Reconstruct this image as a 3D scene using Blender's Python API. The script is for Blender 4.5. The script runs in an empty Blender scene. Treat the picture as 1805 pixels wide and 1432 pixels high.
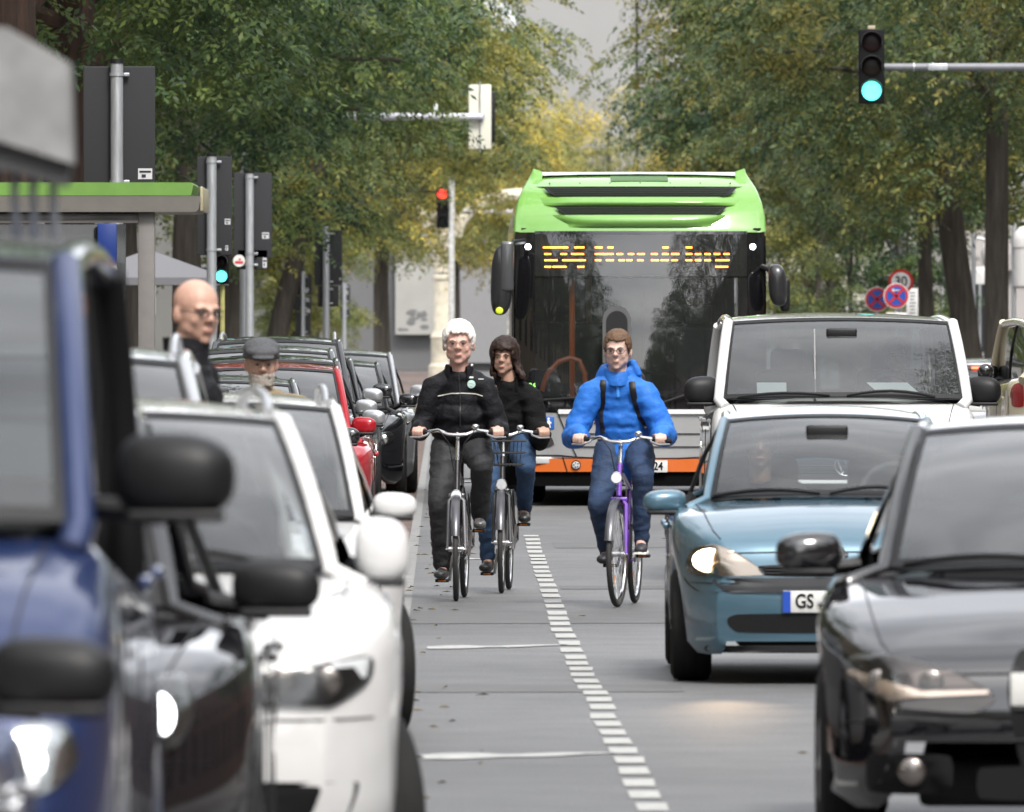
import bpy, bmesh, math, random
import numpy as np
from mathutils import Vector, Matrix, Quaternion, noise
from mathutils.bvhtree import BVHTree
from math import sin, cos, pi, sqrt, radians
S = bpy.context.scene
COL = S.collection
# ------------------------------------------------------------------ camera
F, VX, VY, CH = 20000.0, 784.0, 568.0, 1.85      # focal length in photo pixels, vanishing point, eye height
cam = bpy.data.cameras.new('camera'); camo = bpy.data.objects.new('camera', cam); COL.objects.link(camo)
camo.location = (0, 0, CH); camo.rotation_euler = (pi/2, 0, 0)
cam.sensor_width = 36; cam.lens = F/1805*36
cam.shift_x = (902.5-VX)/1805; cam.shift_y = -(716-VY)/1805
cam.clip_start = 0.5; cam.clip_end = 3000
cam.dof.use_dof = True; cam.dof.focus_distance = 88
cam.dof.aperture_fstop = cam.lens/1000/0.037
S.camera = camo
# ------------------------------------------------------------------ light
SUN_EL, SUN_AZ = 50, 160     # azimuth measured from +Y clockwise: behind the camera, from the right
w = bpy.data.worlds.new('World'); S.world = w; w.use_nodes = True
nt = w.node_tree; bg = nt.nodes['Background']
sky = nt.nodes.new('ShaderNodeTexSky'); sky.sky_type = 'NISHITA'; sky.sun_disc = False
sky.sun_elevation = radians(SUN_EL); sky.sun_rotation = radians(SUN_AZ); sky.air_density = 1.2; sky.dust_density = 4.0; sky.ozone_density = 1.0
hs = nt.nodes.new('ShaderNodeHueSaturation'); hs.inputs['Saturation'].default_value = 0.28
nt.links.new(sky.outputs[0], hs.inputs['Color'])
tc = nt.nodes.new('ShaderNodeTexCoord'); mp = nt.nodes.new('ShaderNodeMapping'); mp.inputs['Scale'].default_value = (1, 1, 2.6)
nz = nt.nodes.new('ShaderNodeTexNoise'); nz.inputs['Scale'].default_value = 2.3; nz.inputs['Detail'].default_value = 7; nz.inputs['Distortion'].default_value = .6
rp = nt.nodes.new('ShaderNodeValToRGB'); rp.color_ramp.elements[0].position = .3; rp.color_ramp.elements[0].color = (.62, .64, .68, 1)
rp.color_ramp.elements[1].position = .68; rp.color_ramp.elements[1].color = (1.5, 1.48, 1.45, 1)
mx = nt.nodes.new('ShaderNodeMix'); mx.data_type = 'RGBA'; mx.blend_type = 'MULTIPLY'; mx.inputs[0].default_value = 1
nt.links.new(tc.outputs['Generated'], mp.inputs[0]); nt.links.new(mp.outputs[0], nz.inputs[0]); nt.links.new(nz.outputs[0], rp.inputs[0])
sx_ = nt.nodes.new('ShaderNodeSeparateXYZ'); nt.links.new(tc.outputs['Generated'], sx_.inputs[0])
el = nt.nodes.new('ShaderNodeMapRange'); el.interpolation_type = 'SMOOTHSTEP'; el.inputs[1].default_value = 0; el.inputs[2].default_value = .8; el.inputs[3].default_value = 1.25; el.inputs[4].default_value = 1.05
nt.links.new(sx_.outputs['Z'], el.inputs[0]); m9 = nt.nodes.new('ShaderNodeMix'); m9.data_type = 'RGBA'; m9.blend_type = 'MULTIPLY'; m9.inputs[0].default_value = 1   # cloud deck: paler towards the horizon
mo9 = nt.nodes.new('ShaderNodeMix'); mo9.data_type = 'RGBA'; mo9.inputs[0].default_value = .6; mo9.inputs[7].default_value = (4.6, 4.7, 4.9, 1)   # even overcast veil
nt.links.new(hs.outputs[0], mo9.inputs[6]); nt.links.new(mo9.outputs[2], m9.inputs[6]); nt.links.new(el.outputs[0], m9.inputs[7])
nt.links.new(m9.outputs[2], mx.inputs[6]); nt.links.new(rp.outputs[0], mx.inputs[7]); nt.links.new(mx.outputs[2], bg.inputs[0])
bg.inputs[1].default_value = 0.15
sl = bpy.data.lights.new('sun', 'SUN'); so = bpy.data.objects.new('sun', sl); COL.objects.link(so)
sl.energy = 1.4; sl.angle = radians(12); sl.color = (1, .95, .88)
a = radians(SUN_AZ); e = radians(SUN_EL)
so.rotation_euler = Vector((sin(a)*cos(e), cos(a)*cos(e), sin(e))).to_track_quat('Z', 'Y').to_euler()
S.view_settings.view_transform = 'Standard'; S.view_settings.look = 'None'
S.view_settings.exposure = 1.32; S.view_settings.gamma = 1
S.cycles.max_bounces = 7; S.cycles.transparent_max_bounces = 12; S.cycles.caustics_reflective = False; S.cycles.caustics_refractive = False
S.cycles.use_denoising = True; S.cycles.sample_clamp_indirect = 6
# ------------------------------------------------------------------ helpers
def lerp(a, b, t): return a+(b-a)*t
def V(*a): return Vector(a)
def at(px, py, D): return Vector(((px-VX)/F*D, D, CH-(py-VY)/F*D))
def ss(a, b, x):
    t = min(1, max(0, (x-a)/(b-a))); return t*t*(3-2*t)
def interp(pts, x):
    if x <= pts[0][0]: return pts[0][1]
    for (a, b), (c, d) in zip(pts, pts[1:]):
        if x <= c: return lerp(b, d, (x-a)/(c-a) if c > a else 1)
    return pts[-1][1]
MATS = {}
def mat(name, col=(.5, .5, .5), rough=.5, metal=0, coat=0, var=0, vs=8, bump=0, bs=30, emit=None, es=1, spec=.5, col2=None, stretch=None, trans=0, coat_r=.04, sheen=0):
    if name in MATS: return MATS[name]
    m = bpy.data.materials.new(name); m.use_nodes = True; MATS[name] = m
    t = m.node_tree; b = t.nodes['Principled BSDF']
    b.inputs['Base Color'].default_value = (*col, 1); b.inputs['Roughness'].default_value = rough; b.inputs['Metallic'].default_value = metal
    b.inputs['Coat Weight'].default_value = coat; b.inputs['Coat Roughness'].default_value = coat_r; b.inputs['Specular IOR Level'].default_value = spec
    if sheen: b.inputs['Sheen Weight'].default_value = sheen
    if emit: b.inputs['Emission Color'].default_value = (*emit, 1); b.inputs['Emission Strength'].default_value = es
    if var or bump or col2:
        c = t.nodes.new('ShaderNodeTexCoord'); mpn = t.nodes.new('ShaderNodeMapping'); t.links.new(c.outputs['Object'], mpn.inputs[0])
        if stretch: mpn.inputs['Scale'].default_value = stretch
    if var or col2:
        n = t.nodes.new('ShaderNodeTexNoise'); n.inputs['Scale'].default_value = vs; n.inputs['Detail'].default_value = 6; n.inputs['Roughness'].default_value = .65
        t.links.new(mpn.outputs[0], n.inputs[0])
        r = t.nodes.new('ShaderNodeValToRGB'); r.color_ramp.elements[0].position = .32; r.color_ramp.elements[1].position = .68
        c2 = col2 or tuple(min(1, x*(1+var)) for x in col); c1 = col if col2 else tuple(x*(1-var) for x in col)
        r.color_ramp.elements[0].color = (*c1, 1); r.color_ramp.elements[1].color = (*c2, 1)
        t.links.new(n.outputs[0], r.inputs[0]); t.links.new(r.outputs[0], b.inputs['Base Color'])
        if rough > .15:
            mr = t.nodes.new('ShaderNodeMapRange'); mr.inputs[3].default_value = rough*.85; mr.inputs[4].default_value = min(1, rough*1.15)
            t.links.new(n.outputs[0], mr.inputs[0]); t.links.new(mr.outputs[0], b.inputs['Roughness'])
    if bump:
        n2 = t.nodes.new('ShaderNodeTexNoise'); n2.inputs['Scale'].default_value = bs; n2.inputs['Detail'].default_value = 4
        t.links.new(mpn.outputs[0], n2.inputs[0])
        bp = t.nodes.new('ShaderNodeBump'); bp.inputs['Strength'].default_value = bump; bp.inputs['Distance'].default_value = .02
        t.links.new(n2.outputs[0], bp.inputs['Height']); t.links.new(bp.outputs[0], b.inputs['Normal'])
    return m
def glassmat(name, tint=(.5, .55, .55), boost=1.0, rough=.02, dirt=.06):
    """window glass: tinted see-through with mirror reflection by angle and a little dust"""
    if name in MATS: return MATS[name]
    m = bpy.data.materials.new(name); m.use_nodes = True; MATS[name] = m
    t = m.node_tree; t.nodes.remove(t.nodes['Principled BSDF']); o = t.nodes['Material Output']
    tr = t.nodes.new('ShaderNodeBsdfTransparent'); tr.inputs[0].default_value = (*tint, 1)
    df = t.nodes.new('ShaderNodeBsdfDiffuse'); df.inputs[0].default_value = (.35, .37, .38, 1)
    gl = t.nodes.new('ShaderNodeBsdfGlossy'); gl.inputs['Roughness'].default_value = rough; gl.inputs[0].default_value = (1, 1, 1, 1)
    fr = t.nodes.new('ShaderNodeFresnel'); fr.inputs[0].default_value = 1.5
    ml = t.nodes.new('ShaderNodeMath'); ml.operation = 'MULTIPLY'; ml.inputs[1].default_value = boost; ml.use_clamp = True
    m0 = t.nodes.new('ShaderNodeMixShader'); m0.inputs[0].default_value = dirt
    m1 = t.nodes.new('ShaderNodeMixShader')
    L = t.links.new
    L(fr.outputs[0], ml.inputs[0]); L(ml.outputs[0], m1.inputs[0]); L(tr.outputs[0], m0.inputs[1]); L(df.outputs[0], m0.inputs[2])
    L(m0.outputs[0], m1.inputs[1]); L(gl.outputs[0], m1.inputs[2]); L(m1.outputs[0], o.inputs[0])
    return m
class MB:
    """collects geometry for one mesh object"""
    def __init__(s): s.v = []; s.f = []; s.mi = []; s.cur = 0
    def add(s, vs, fs):
        o = len(s.v); s.v += [tuple(p) for p in vs]; s.f += [tuple(i+o for i in f) for f in fs]; s.mi += [s.cur]*len(fs); return s
    def merge(s, o, M=None):
        vs = [M @ Vector(p) for p in o.v] if M else o.v
        return s.add(vs, o.f)
    def box(s, c, d, r=0, n=2, M=None):
        hx, hy, hz = d[0]/2, d[1]/2, d[2]/2; r = min(r, hx, hy, hz)
        if r <= 0:
            vs = [V(c[0]+i*hx, c[1]+j*hy, c[2]+k*hz) for i in (-1, 1) for j in (-1, 1) for k in (-1, 1)]
            fs = [(0, 1, 3, 2), (4, 6, 7, 5), (0, 4, 5, 1), (2, 3, 7, 6), (0, 2, 6, 4), (1, 5, 7, 3)]
            if M: vs = [M @ p for p in vs]
            return s.add(vs, fs)
        vs = []; fs = []; h = (hx, hy, hz)
        for ax in range(3):
            u, w = (ax+1) % 3, (ax+2) % 3
            def ln(hh): return [-hh+r*(1-cos(pi/2*i/n))*1.0 for i in range(n+1)]+[hh-r*(1-cos(pi/2*(n-i)/n)) for i in range(n+1)]
            lu, lw = ln(h[u]), ln(h[w])
            for sg in (-1, 1):
                o = len(vs)
                for a in lu:
                    for b in lw:
                        p = [0, 0, 0]; p[ax] = sg*h[ax]; p[u] = a; p[w] = b
                        q = [max(-h[i]+r, min(h[i]-r, p[i])) for i in range(3)]
                        d_ = V(p[0]-q[0], p[1]-q[1], p[2]-q[2])
                        if d_.length > 1e-9: d_ = d_.normalized()*r
                        vs.append(V(c[0]+q[0]+d_.x, c[1]+q[1]+d_.y, c[2]+q[2]+d_.z))
                W_ = len(lw)
                for i in range(len(lu)-1):
                    for j in range(W_-1):
                        f = (o+i*W_+j, o+(i+1)*W_+j, o+(i+1)*W_+j+1, o+i*W_+j+1)
                        fs.append(f if sg > 0 else f[::-1])
        if M: vs = [M @ p for p in vs]
        return s.add(vs, fs)
    def cyl(s, p0, p1, r0, r1=None, n=12, caps=True):
        r1 = r0 if r1 is None else r1; p0 = Vector(p0); p1 = Vector(p1); ax = (p1-p0)
        if ax.length < 1e-7: return s
        q = ax.to_track_quat('Z', 'Y'); vs = []
        for p, r in ((p0, r0), (p1, r1)):
            for i in range(n):
                vs.append(p+q @ V(r*cos(2*pi*i/n), r*sin(2*pi*i/n), 0))
        fs = [(i, (i+1) % n, n+(i+1) % n, n+i) for i in range(n)]
        if caps: fs += [tuple(range(n-1, -1, -1)), tuple(range(n, 2*n))]
        return s.add(vs, fs)
    def tube(s, pts, r, n=8, closed=False, rz=None):
        pts = [Vector(p) for p in pts]; N = len(pts); R = r if isinstance(r, (list, tuple)) else [r]*N
        vs = []; up = None
        for i, p in enumerate(pts):
            a = pts[(i-1) % N] if (closed or i > 0) else p; b = pts[(i+1) % N] if (closed or i < N-1) else p
            t = (b-a).normalized()
            if up is None: up = t.orthogonal().normalized() if rz is None else (Vector(rz)-t*Vector(rz).dot(t)).normalized()
            up = (up-t*up.dot(t)); up = up.normalized() if up.length > 1e-6 else t.orthogonal().normalized()
            sd = t.cross(up)
            ra, rb = R[i] if isinstance(R[i], (list, tuple)) else (R[i], R[i])
            for k in range(n):
                an = 2*pi*k/n; vs.append(p+up*(cos(an)*ra)+sd*(sin(an)*rb))
        fs = []
        for i in range(N if closed else N-1):
            j = (i+1) % N
            for k in range(n): fs.append((i*n+k, i*n+(k+1) % n, j*n+(k+1) % n, j*n+k))
        if not closed: fs += [tuple(range(n-1, -1, -1)), tuple(range((N-1)*n, N*n))]
        return s.add(vs, fs)
    def ell(s, c, r, n=14, m=10, M=None):
        vs = []; fs = []
        for i in range(m+1):
            th = pi*i/m
            for j in range(n):
                ph = 2*pi*j/n; vs.append(V(r[0]*sin(th)*cos(ph), r[1]*sin(th)*sin(ph), r[2]*cos(th)))
        if M: vs = [M @ p for p in vs]
        vs = [p+Vector(c) for p in vs]
        for i in range(m):
            for j in range(n): fs.append((i*n+j, (i+1)*n+j, (i+1)*n+(j+1) % n, i*n+(j+1) % n))
        return s.add(vs, fs)
    def cap(s, p0, r0, p1, r1, n=12):
        """tapered capsule"""
        s.cyl(p0, p1, r0, r1, n); s.ell(p0, (r0,)*3, n, 8); s.ell(p1, (r1,)*3, n, 8); return s
    def chain(s, pts, n=12):
        for (p, r), (q, t) in zip(pts, pts[1:]): s.cap(p, r, q, t, n)
        return s
    def lathe(s, prof, n=24, M=None, closed=False):
        vs = []; N = len(prof)
        for (r, z) in prof:
            for k in range(n): vs.append(V(r*cos(2*pi*k/n), r*sin(2*pi*k/n), z))
        if M: vs = [M @ p for p in vs]
        fs = [(i*n+k, i*n+(k+1) % n, ((i+1) % N)*n+(k+1) % n, ((i+1) % N)*n+k) for i in range(N if closed else N-1) for k in range(n)]
        return s.add(vs, fs)
    def grid(s, P, flip=False):
        """P: rows of points"""
        R = len(P); C_ = len(P[0]); vs = [p for row in P for p in row]
        fs = [(i*C_+j, i*C_+j+1, (i+1)*C_+j+1, (i+1)*C_+j) for i in range(R-1) for j in range(C_-1)]
        if flip: fs = [f[::-1] for f in fs]
        return s.add(vs, fs)
    def prism(s, poly, y0, y1, M=None):
        """polygon in x,z extruded along y"""
        n = len(poly); vs = [V(x, y0, z) for x, z in poly]+[V(x, y1, z) for x, z in poly]
        if M: vs = [M @ p for p in vs]
        fs = [tuple(range(n)), tuple(range(2*n-1, n-1, -1))]+[(i, n+i, n+(i+1) % n, (i+1) % n) for i in range(n)]
        return s.add(vs, fs)
    def build(s, name, m, parent=None, smooth=True, angle=40, loc=None):
        me = bpy.data.meshes.new(name); me.from_pydata([tuple(p) for p in s.v], [], s.f)
        ms = m if isinstance(m, (list, tuple)) else [m]
        for x in ms: me.materials.append(x)
        if len(ms) > 1: me.polygons.foreach_set('material_index', s.mi)
        if smooth:
            me.polygons.foreach_set('use_smooth', [True]*len(me.polygons))
            if angle < 180: me.set_sharp_from_angle(angle=radians(angle))
        me.update()
        o = bpy.data.objects.new(name, me); COL.objects.link(o)
        if parent: o.parent = parent
        if loc is not None: o.location = loc
        return o
def solid(mb_pts, th): pass
def empty(name, loc=(0, 0, 0), rz=0):
    o = bpy.data.objects.new(name, None); COL.objects.link(o); o.location = loc; o.rotation_euler = (0, 0, rz); o.empty_display_size = .2; return o
def tag(o, label=None, cat=None, group=None, kind=None):
    if label: o['label'] = label
    if cat: o['category'] = cat
    if group: o['group'] = group
    if kind: o['kind'] = kind
    return o
def copy_tree(o, parent=None):
    c = o.copy(); COL.objects.link(c); c.parent = parent
    for ch in [x for x in bpy.data.objects if x.parent == o]: copy_tree(ch, c)
    return c
def bake(mb, name, m, parent, voxel=.012, smooth=4, disp=0, dscale=.06):
    """fuse overlapping shapes into one continuous skin"""
    o = mb.build('tmp', m, None)
    r = o.modifiers.new('r', 'REMESH'); r.mode = 'VOXEL'; r.voxel_size = voxel; r.use_smooth_shade = True
    sm = o.modifiers.new('s', 'SMOOTH'); sm.iterations = smooth; sm.factor = .5
    dg = bpy.context.evaluated_depsgraph_get(); dg.update()
    me = bpy.data.meshes.new_from_object(o.evaluated_get(dg), depsgraph=dg); me.name = name
    if disp:                                                                 # cloth folds: long soft ridges, mostly across the limb
        nv = len(me.vertices); co = np.empty(nv*3, np.float32); no = np.empty(nv*3, np.float32); me.vertices.foreach_get('co', co); me.vertex_normals.foreach_get('vector', no); co = co.reshape(-1, 3); no = no.reshape(-1, 3)
        d_ = np.array([1-2.2*abs(noise.noise(Vector((p[0]*6+p[2]*4, p[1]*6, p[2]*13-p[0]*5))))+.5*noise.noise(Vector((p[0]*22, p[1]*22, p[2]*34))) for p in co.tolist()], np.float32)
        co += no*(d_*disp*.42)[:, None]; me.vertices.foreach_set('co', co.ravel()); me.update()
    bpy.data.objects.remove(o)
    me.polygons.foreach_set('use_smooth', [True]*len(me.polygons))
    if not me.materials: me.materials.append(m)
    q = bpy.data.objects.new(name, me); COL.objects.link(q); q.parent = parent
    return q
def text(name, body, size, m, parent, M, th=.002, font_w=1.0, bold=.0):
    cu = bpy.data.curves.new('t', 'FONT'); cu.body = body; cu.size = size; cu.extrude = th; cu.align_x = 'CENTER'; cu.align_y = 'CENTER'; cu.offset = bold
    o = bpy.data.objects.new('t', cu); COL.objects.link(o)
    dg = bpy.context.evaluated_depsgraph_get(); me = bpy.data.meshes.new_from_object(o.evaluated_get(dg), depsgraph=dg); me.name = name
    bpy.data.objects.remove(o)
    me.transform(M @ Matrix.Diagonal((font_w, 1, 1, 1))); me.materials.clear(); me.materials.append(m)
    q = bpy.data.objects.new(name, me); COL.objects.link(q); q.parent = parent; return q
FACE = Matrix.Rotation(pi/2, 4, 'X')          # text/disc made in xy -> facing -Y
def M_face(x, y, z): return Matrix.Translation((x, y, z)) @ FACE
black = mat('black_plastic', (.007, .007, .008), .5, var=.2, spec=.35)
rubber = mat('rubber', (.011, .011, .011), .8, var=.25, vs=20, spec=.25)
chrome = mat('bright_metal', (.75, .75, .76), .16, 1)
alu = mat('brushed_aluminium', (.5, .5, .51), .35, 1, var=.1)
galv = mat('galvanised_steel', (.42, .44, .46), .45, .6, var=.15, vs=25, stretch=(1, 1, .15))
# ------------------------------------------------------------------ the ground
def asphalt():
    m = bpy.data.materials.new('asphalt'); m.use_nodes = True; t = m.node_tree; b = t.nodes['Principled BSDF']; L = t.links.new
    g = t.nodes.new('ShaderNodeNewGeometry'); mp1 = t.nodes.new('ShaderNodeMapping'); mp1.inputs['Scale'].default_value = (.22, .12, 1); L(g.outputs['Position'], mp1.inputs[0])
    n1 = t.nodes.new('ShaderNodeTexNoise'); n1.inputs['Scale'].default_value = 1; n1.inputs['Detail'].default_value = 5; L(mp1.outputs[0], n1.inputs[0])
    n2 = t.nodes.new('ShaderNodeTexNoise'); n2.inputs['Scale'].default_value = 1.7; n2.inputs['Detail'].default_value = 8; n2.inputs['Roughness'].default_value = .7; L(g.outputs['Position'], n2.inputs[0])
    n3 = t.nodes.new('ShaderNodeTexNoise'); n3.inputs['Scale'].default_value = 55; n3.inputs['Detail'].default_value = 2; L(g.outputs['Position'], n3.inputs[0])
    r = t.nodes.new('ShaderNodeValToRGB'); r.color_ramp.elements[0].position = .35; r.color_ramp.elements[0].color = (.078, .078, .079, 1); r.color_ramp.elements[1].position = .66; r.color_ramp.elements[1].color = (.121, .121, .123, 1); L(n1.outputs[0], r.inputs[0])
    def mul(a, src, lo, hi, p0=.3, p1=.7):
        q = t.nodes.new('ShaderNodeMapRange'); q.inputs[1].default_value = p0; q.inputs[2].default_value = p1; q.inputs[3].default_value = lo; q.inputs[4].default_value = hi; L(src, q.inputs[0])
        x = t.nodes.new('ShaderNodeMix'); x.data_type = 'RGBA'; x.blend_type = 'MULTIPLY'; x.inputs[0].default_value = 1; L(a, x.inputs[6]); L(q.outputs[0], x.inputs[7]); return x.outputs[2]
    c = mul(r.outputs[0], n2.outputs[0], .74, 1.16); c = mul(c, n3.outputs[0], .7, 1.3); L(c, b.inputs['Base Color'])
    b.inputs['Roughness'].default_value = .62; b.inputs['Specular IOR Level'].default_value = .45
    bp = t.nodes.new('ShaderNodeBump'); bp.inputs['Strength'].default_value = .35; bp.inputs['Distance'].default_value = .01; L(n3.outputs[0], bp.inputs['Height']); L(bp.outputs[0], b.inputs['Normal'])
    return m
def brickmat(name, c1, c2, c3, sx, sy):
    m = bpy.data.materials.new(name); m.use_nodes = True; t = m.node_tree; b = t.nodes['Principled BSDF']; L = t.links.new
    g = t.nodes.new('ShaderNodeNewGeometry'); br = t.nodes.new('ShaderNodeTexBrick'); br.inputs['Scale'].default_value = 1; br.inputs['Brick Width'].default_value = sx; br.inputs['Row Height'].default_value = sy; br.inputs['Mortar Size'].default_value = .008
    br.inputs['Color1'].default_value = (*c1, 1); br.inputs['Color2'].default_value = (*c2, 1); br.inputs['Mortar'].default_value = (*c3, 1)
    n = t.nodes.new('ShaderNodeTexNoise'); n.inputs['Scale'].default_value = 2.2; n.inputs['Detail'].default_value = 6; L(g.outputs['Position'], n.inputs[0])
    q = t.nodes.new('ShaderNodeMapRange'); q.inputs[1].default_value = .35; q.inputs[2].default_value = .65; q.inputs[3].default_value = .6; q.inputs[4].default_value = 1.15; L(n.outputs[0], q.inputs[0])
    x = t.nodes.new('ShaderNodeMix'); x.data_type = 'RGBA'; x.blend_type = 'MULTIPLY'; x.inputs[0].default_value = 1; L(br.outputs[0], x.inputs[6]); L(q.outputs[0], x.inputs[7]); L(x.outputs[2], b.inputs['Base Color'])
    L(g.outputs['Position'], br.inputs[0]); b.inputs['Roughness'].default_value = .8; return m
def sheet(name, x0, x1, y0, y1, z, m, label=None):
    o = MB().grid([[V(x0, y0, z), V(x1, y0, z)], [V(x0, y1, z), V(x1, y1, z)]]).build(name, m, smooth=False); tag(o, kind='structure'); return o
asph = asphalt()
sheet('ground', -900, 900, -300, 2200, -.02, mat('ground_paving', (.16, .155, .15), .85, var=.25, vs=.6))
sheet('road', -.22, 7.6, -60, 420, 0, asph)
sheet('parking_strip', -2.35, -.30, -60, 420, 0, brickmat('red_brick_paving', (.16, .10, .08), (.11, .075, .06), (.035, .03, .028), .2, .1))
sheet('gutter', -.30, -.22, -60, 420, .002, mat('gutter_concrete', (.20, .20, .195), .8, var=.3, vs=5))
for nm, x0, x1 in (('pavement', -14, -2.5), ('pavement', 7.75, 24)):
    sheet(nm, x0, x1, -60, 420, .12, brickmat(nm+'_slabs%d' % x0, (.24, .23, .22), (.2, .19, .185), (.09, .09, .085), .5, .5))
for x0, x1 in ((-2.5, -2.35), (7.6, 7.75)):
    tag(MB().box(((x0+x1)/2, 180, .06), (.15, 480, .13), .02, 2).build('kerb', mat('kerb_stone', (.28, .275, .265), .8, var=.2, vs=9)), kind='structure')
paint = mat('road_paint', (.34, .34, .325), .65, var=.25, vs=18)
paint_worn = mat('worn_white_paint', (.33, .33, .32), .6, var=.3, vs=9)
zy = [1130, 1058, 990, 920, 858, 803, 748, 697, 648, 603, 550, 507, 468, 435, 400, 363, 330, 297, 262, 220, 180, 138, 103, 68, 37]
zx = [1470, 1430, 1402, 1372, 1345, 1310, 1273, 1250, 1220, 1192, 1183, 1168, 1145, 1118, 1096, 1075, 1065, 1045, 1035, 1008, 995, 977, 950, 946, 935]
pts = [(700+x/3.282, 1080+y/3.282) for x, y in zip(zx, zy)]
zy2 = [1393, 1338, 1298, 1253, 1213, 1167, 1127, 1091, 1055, 1022, 985, 956, 930, 893, 860, 827, 795, 765]
zx2 = [1300, 1280, 1268, 1250, 1235, 1225, 1205, 1193, 1180, 1168, 1158, 1148, 1138, 1120, 1115, 1108, 1104, 1092]
pts += [(700+x/4.62, 780+y/4.62) for x, y in zip(zx2, zy2)]
mb = MB(); rnd = random.Random(4)
DA = []
for px, py in pts:
    D = F*CH/(py-VY); DA.append((D, (px-VX)/F*D))
for k in range(9): DA.append((DA[0][0]-(k+1)*1.13, DA[0][1]+.004*k))
DA.sort()
dash_X = [(d, x) for d, x in DA]
for i, (D, X) in enumerate(DA):
    gap = (DA[min(i+1, len(DA)-1)][0]-DA[max(i-1, 0)][0])/2 if 0 < i < len(DA)-1 else 1.1
    h = gap*.31; wd = .060
    r = [rnd.uniform(-.006, .006) for _ in range(4)]
    mb.add([(X-wd+r[0], D-h, .005), (X+wd+r[1], D-h, .005), (X+wd+r[2], D+h, .005), (X-wd+r[3], D+h, .005)], [(0, 1, 2, 3)])
tag(mb.build('lane_marking', paint, smooth=False), kind='structure')
mb = MB()
for py, xa, xb, ya, yb in ((1336, -.1, .72, 0, -1.2), (1143, -.1, .7, 0, -1.5), (986, .05, .5, 0, 0)):
    D = F*CH/(py-VY); n = 40; rows = []
    for i in range(n+1):
        t = i/n; x = lerp(xa, xb, t); y = D-lerp(ya, yb, t)*.35+.05*sin(t*9)
        h = (.10+.12*abs(sin(t*7.3))+.16*max(0, sin(t*4.2+1)))*(1-.75*ss(.85, 1, t))
        rows.append([V(x, y-h, .005), V(x, y+h*.8, .005)])
    mb.grid(rows)
tag(mb.build('crayon_line', paint_worn, smooth=False), kind='structure')
# darker repaired bands across the road, a cover and fallen leaves
mb = MB()
for D, d, x0, x1 in ((71, 1.5, -.2, 3.2), (57.2, .6, -.2, 1.2), (79, .5, .8, 3), (94, 1.2, .9, 3.2)):
    mb.grid([[V(x0, D-d, .003), V(x1, D-d*.8, .003)], [V(x0, D+d, .003), V(x1, D+d*1.1, .003)]])
tag(mb.build('road_patch', mat('repair_asphalt', (.086, .086, .087), .7, var=.25, vs=3), smooth=False), kind='structure')
mb = MB(); rnd = random.Random(8)
for i in range(110):
    x = -.25+abs(rnd.gauss(0, .25)) if rnd.random() < .75 else rnd.uniform(-1.2, 6); y = rnd.uniform(38, 130); s_ = rnd.uniform(.02, .045); a = rnd.uniform(0, 6.28); z = .008+rnd.random()*.01
    mb.add([(x+s_*cos(a), y+s_*sin(a), z), (x-s_*.4*sin(a), y+s_*.4*cos(a), z+.01), (x-s_*cos(a), y-s_*sin(a), z), (x+s_*.4*sin(a), y-s_*.4*cos(a), z+.006)], [(0, 1, 2, 3)])
tag(mb.build('fallen_leaves', mat('dry_leaf', (.13, .095, .04), .8, var=.5, vs=3), smooth=False), 'small yellow and brown fallen leaves along the edge of the bike lane', 'leaves', kind='stuff')
# ------------------------------------------------------------------ cars
glass = glassmat('car_glass', (.46, .50, .50), 1.8, .02, .07)
glass_side = glassmat('tinted_glass', (.2, .23, .23), 1.3)
clear_glass = glassmat('clear_car_glass', (.82, .86, .86), 1.25, .02, .05)
lens = glassmat('lamp_lens', (.9, .92, .92), 1.0, .01, .03)
interior = mat('dark_upholstery', (.028, .028, .03), .85, var=.2)
reflector = mat('lamp_reflector', (.6, .6, .6), .18, 1)
white_plate = mat('plate_white', (.62, .62, .60), .45, var=.06)
plate_blue = mat('plate_blue', (.01, .06, .38), .4)
grille_black = mat('grille_black', (.005, .005, .006), .55, spec=.2)
def lamp_on(name, col, s): return mat(name, col, .3, emit=col, es=s)
head_on = lamp_on('lit_warm_lamp', (1, .80, .50), 3.5)
head_white = lamp_on('lit_white_lamp', (.95, .97, 1), 4)
amber = mat('amber_lens', (.6, .2, .02), .2, coat=1)
redlens = mat('red_lens', (.32, .008, .008), .2, coat=1)
red_on = lamp_on('lit_red_lamp', (1, .05, .02), 6)
def paintmat(name, col, metal=.0, rough=.35, var=.05):
    m = mat(name, col, rough, metal, 1, var=var, vs=2.5, coat_r=.03, spec=0 if metal < .2 else .3); return m
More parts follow.
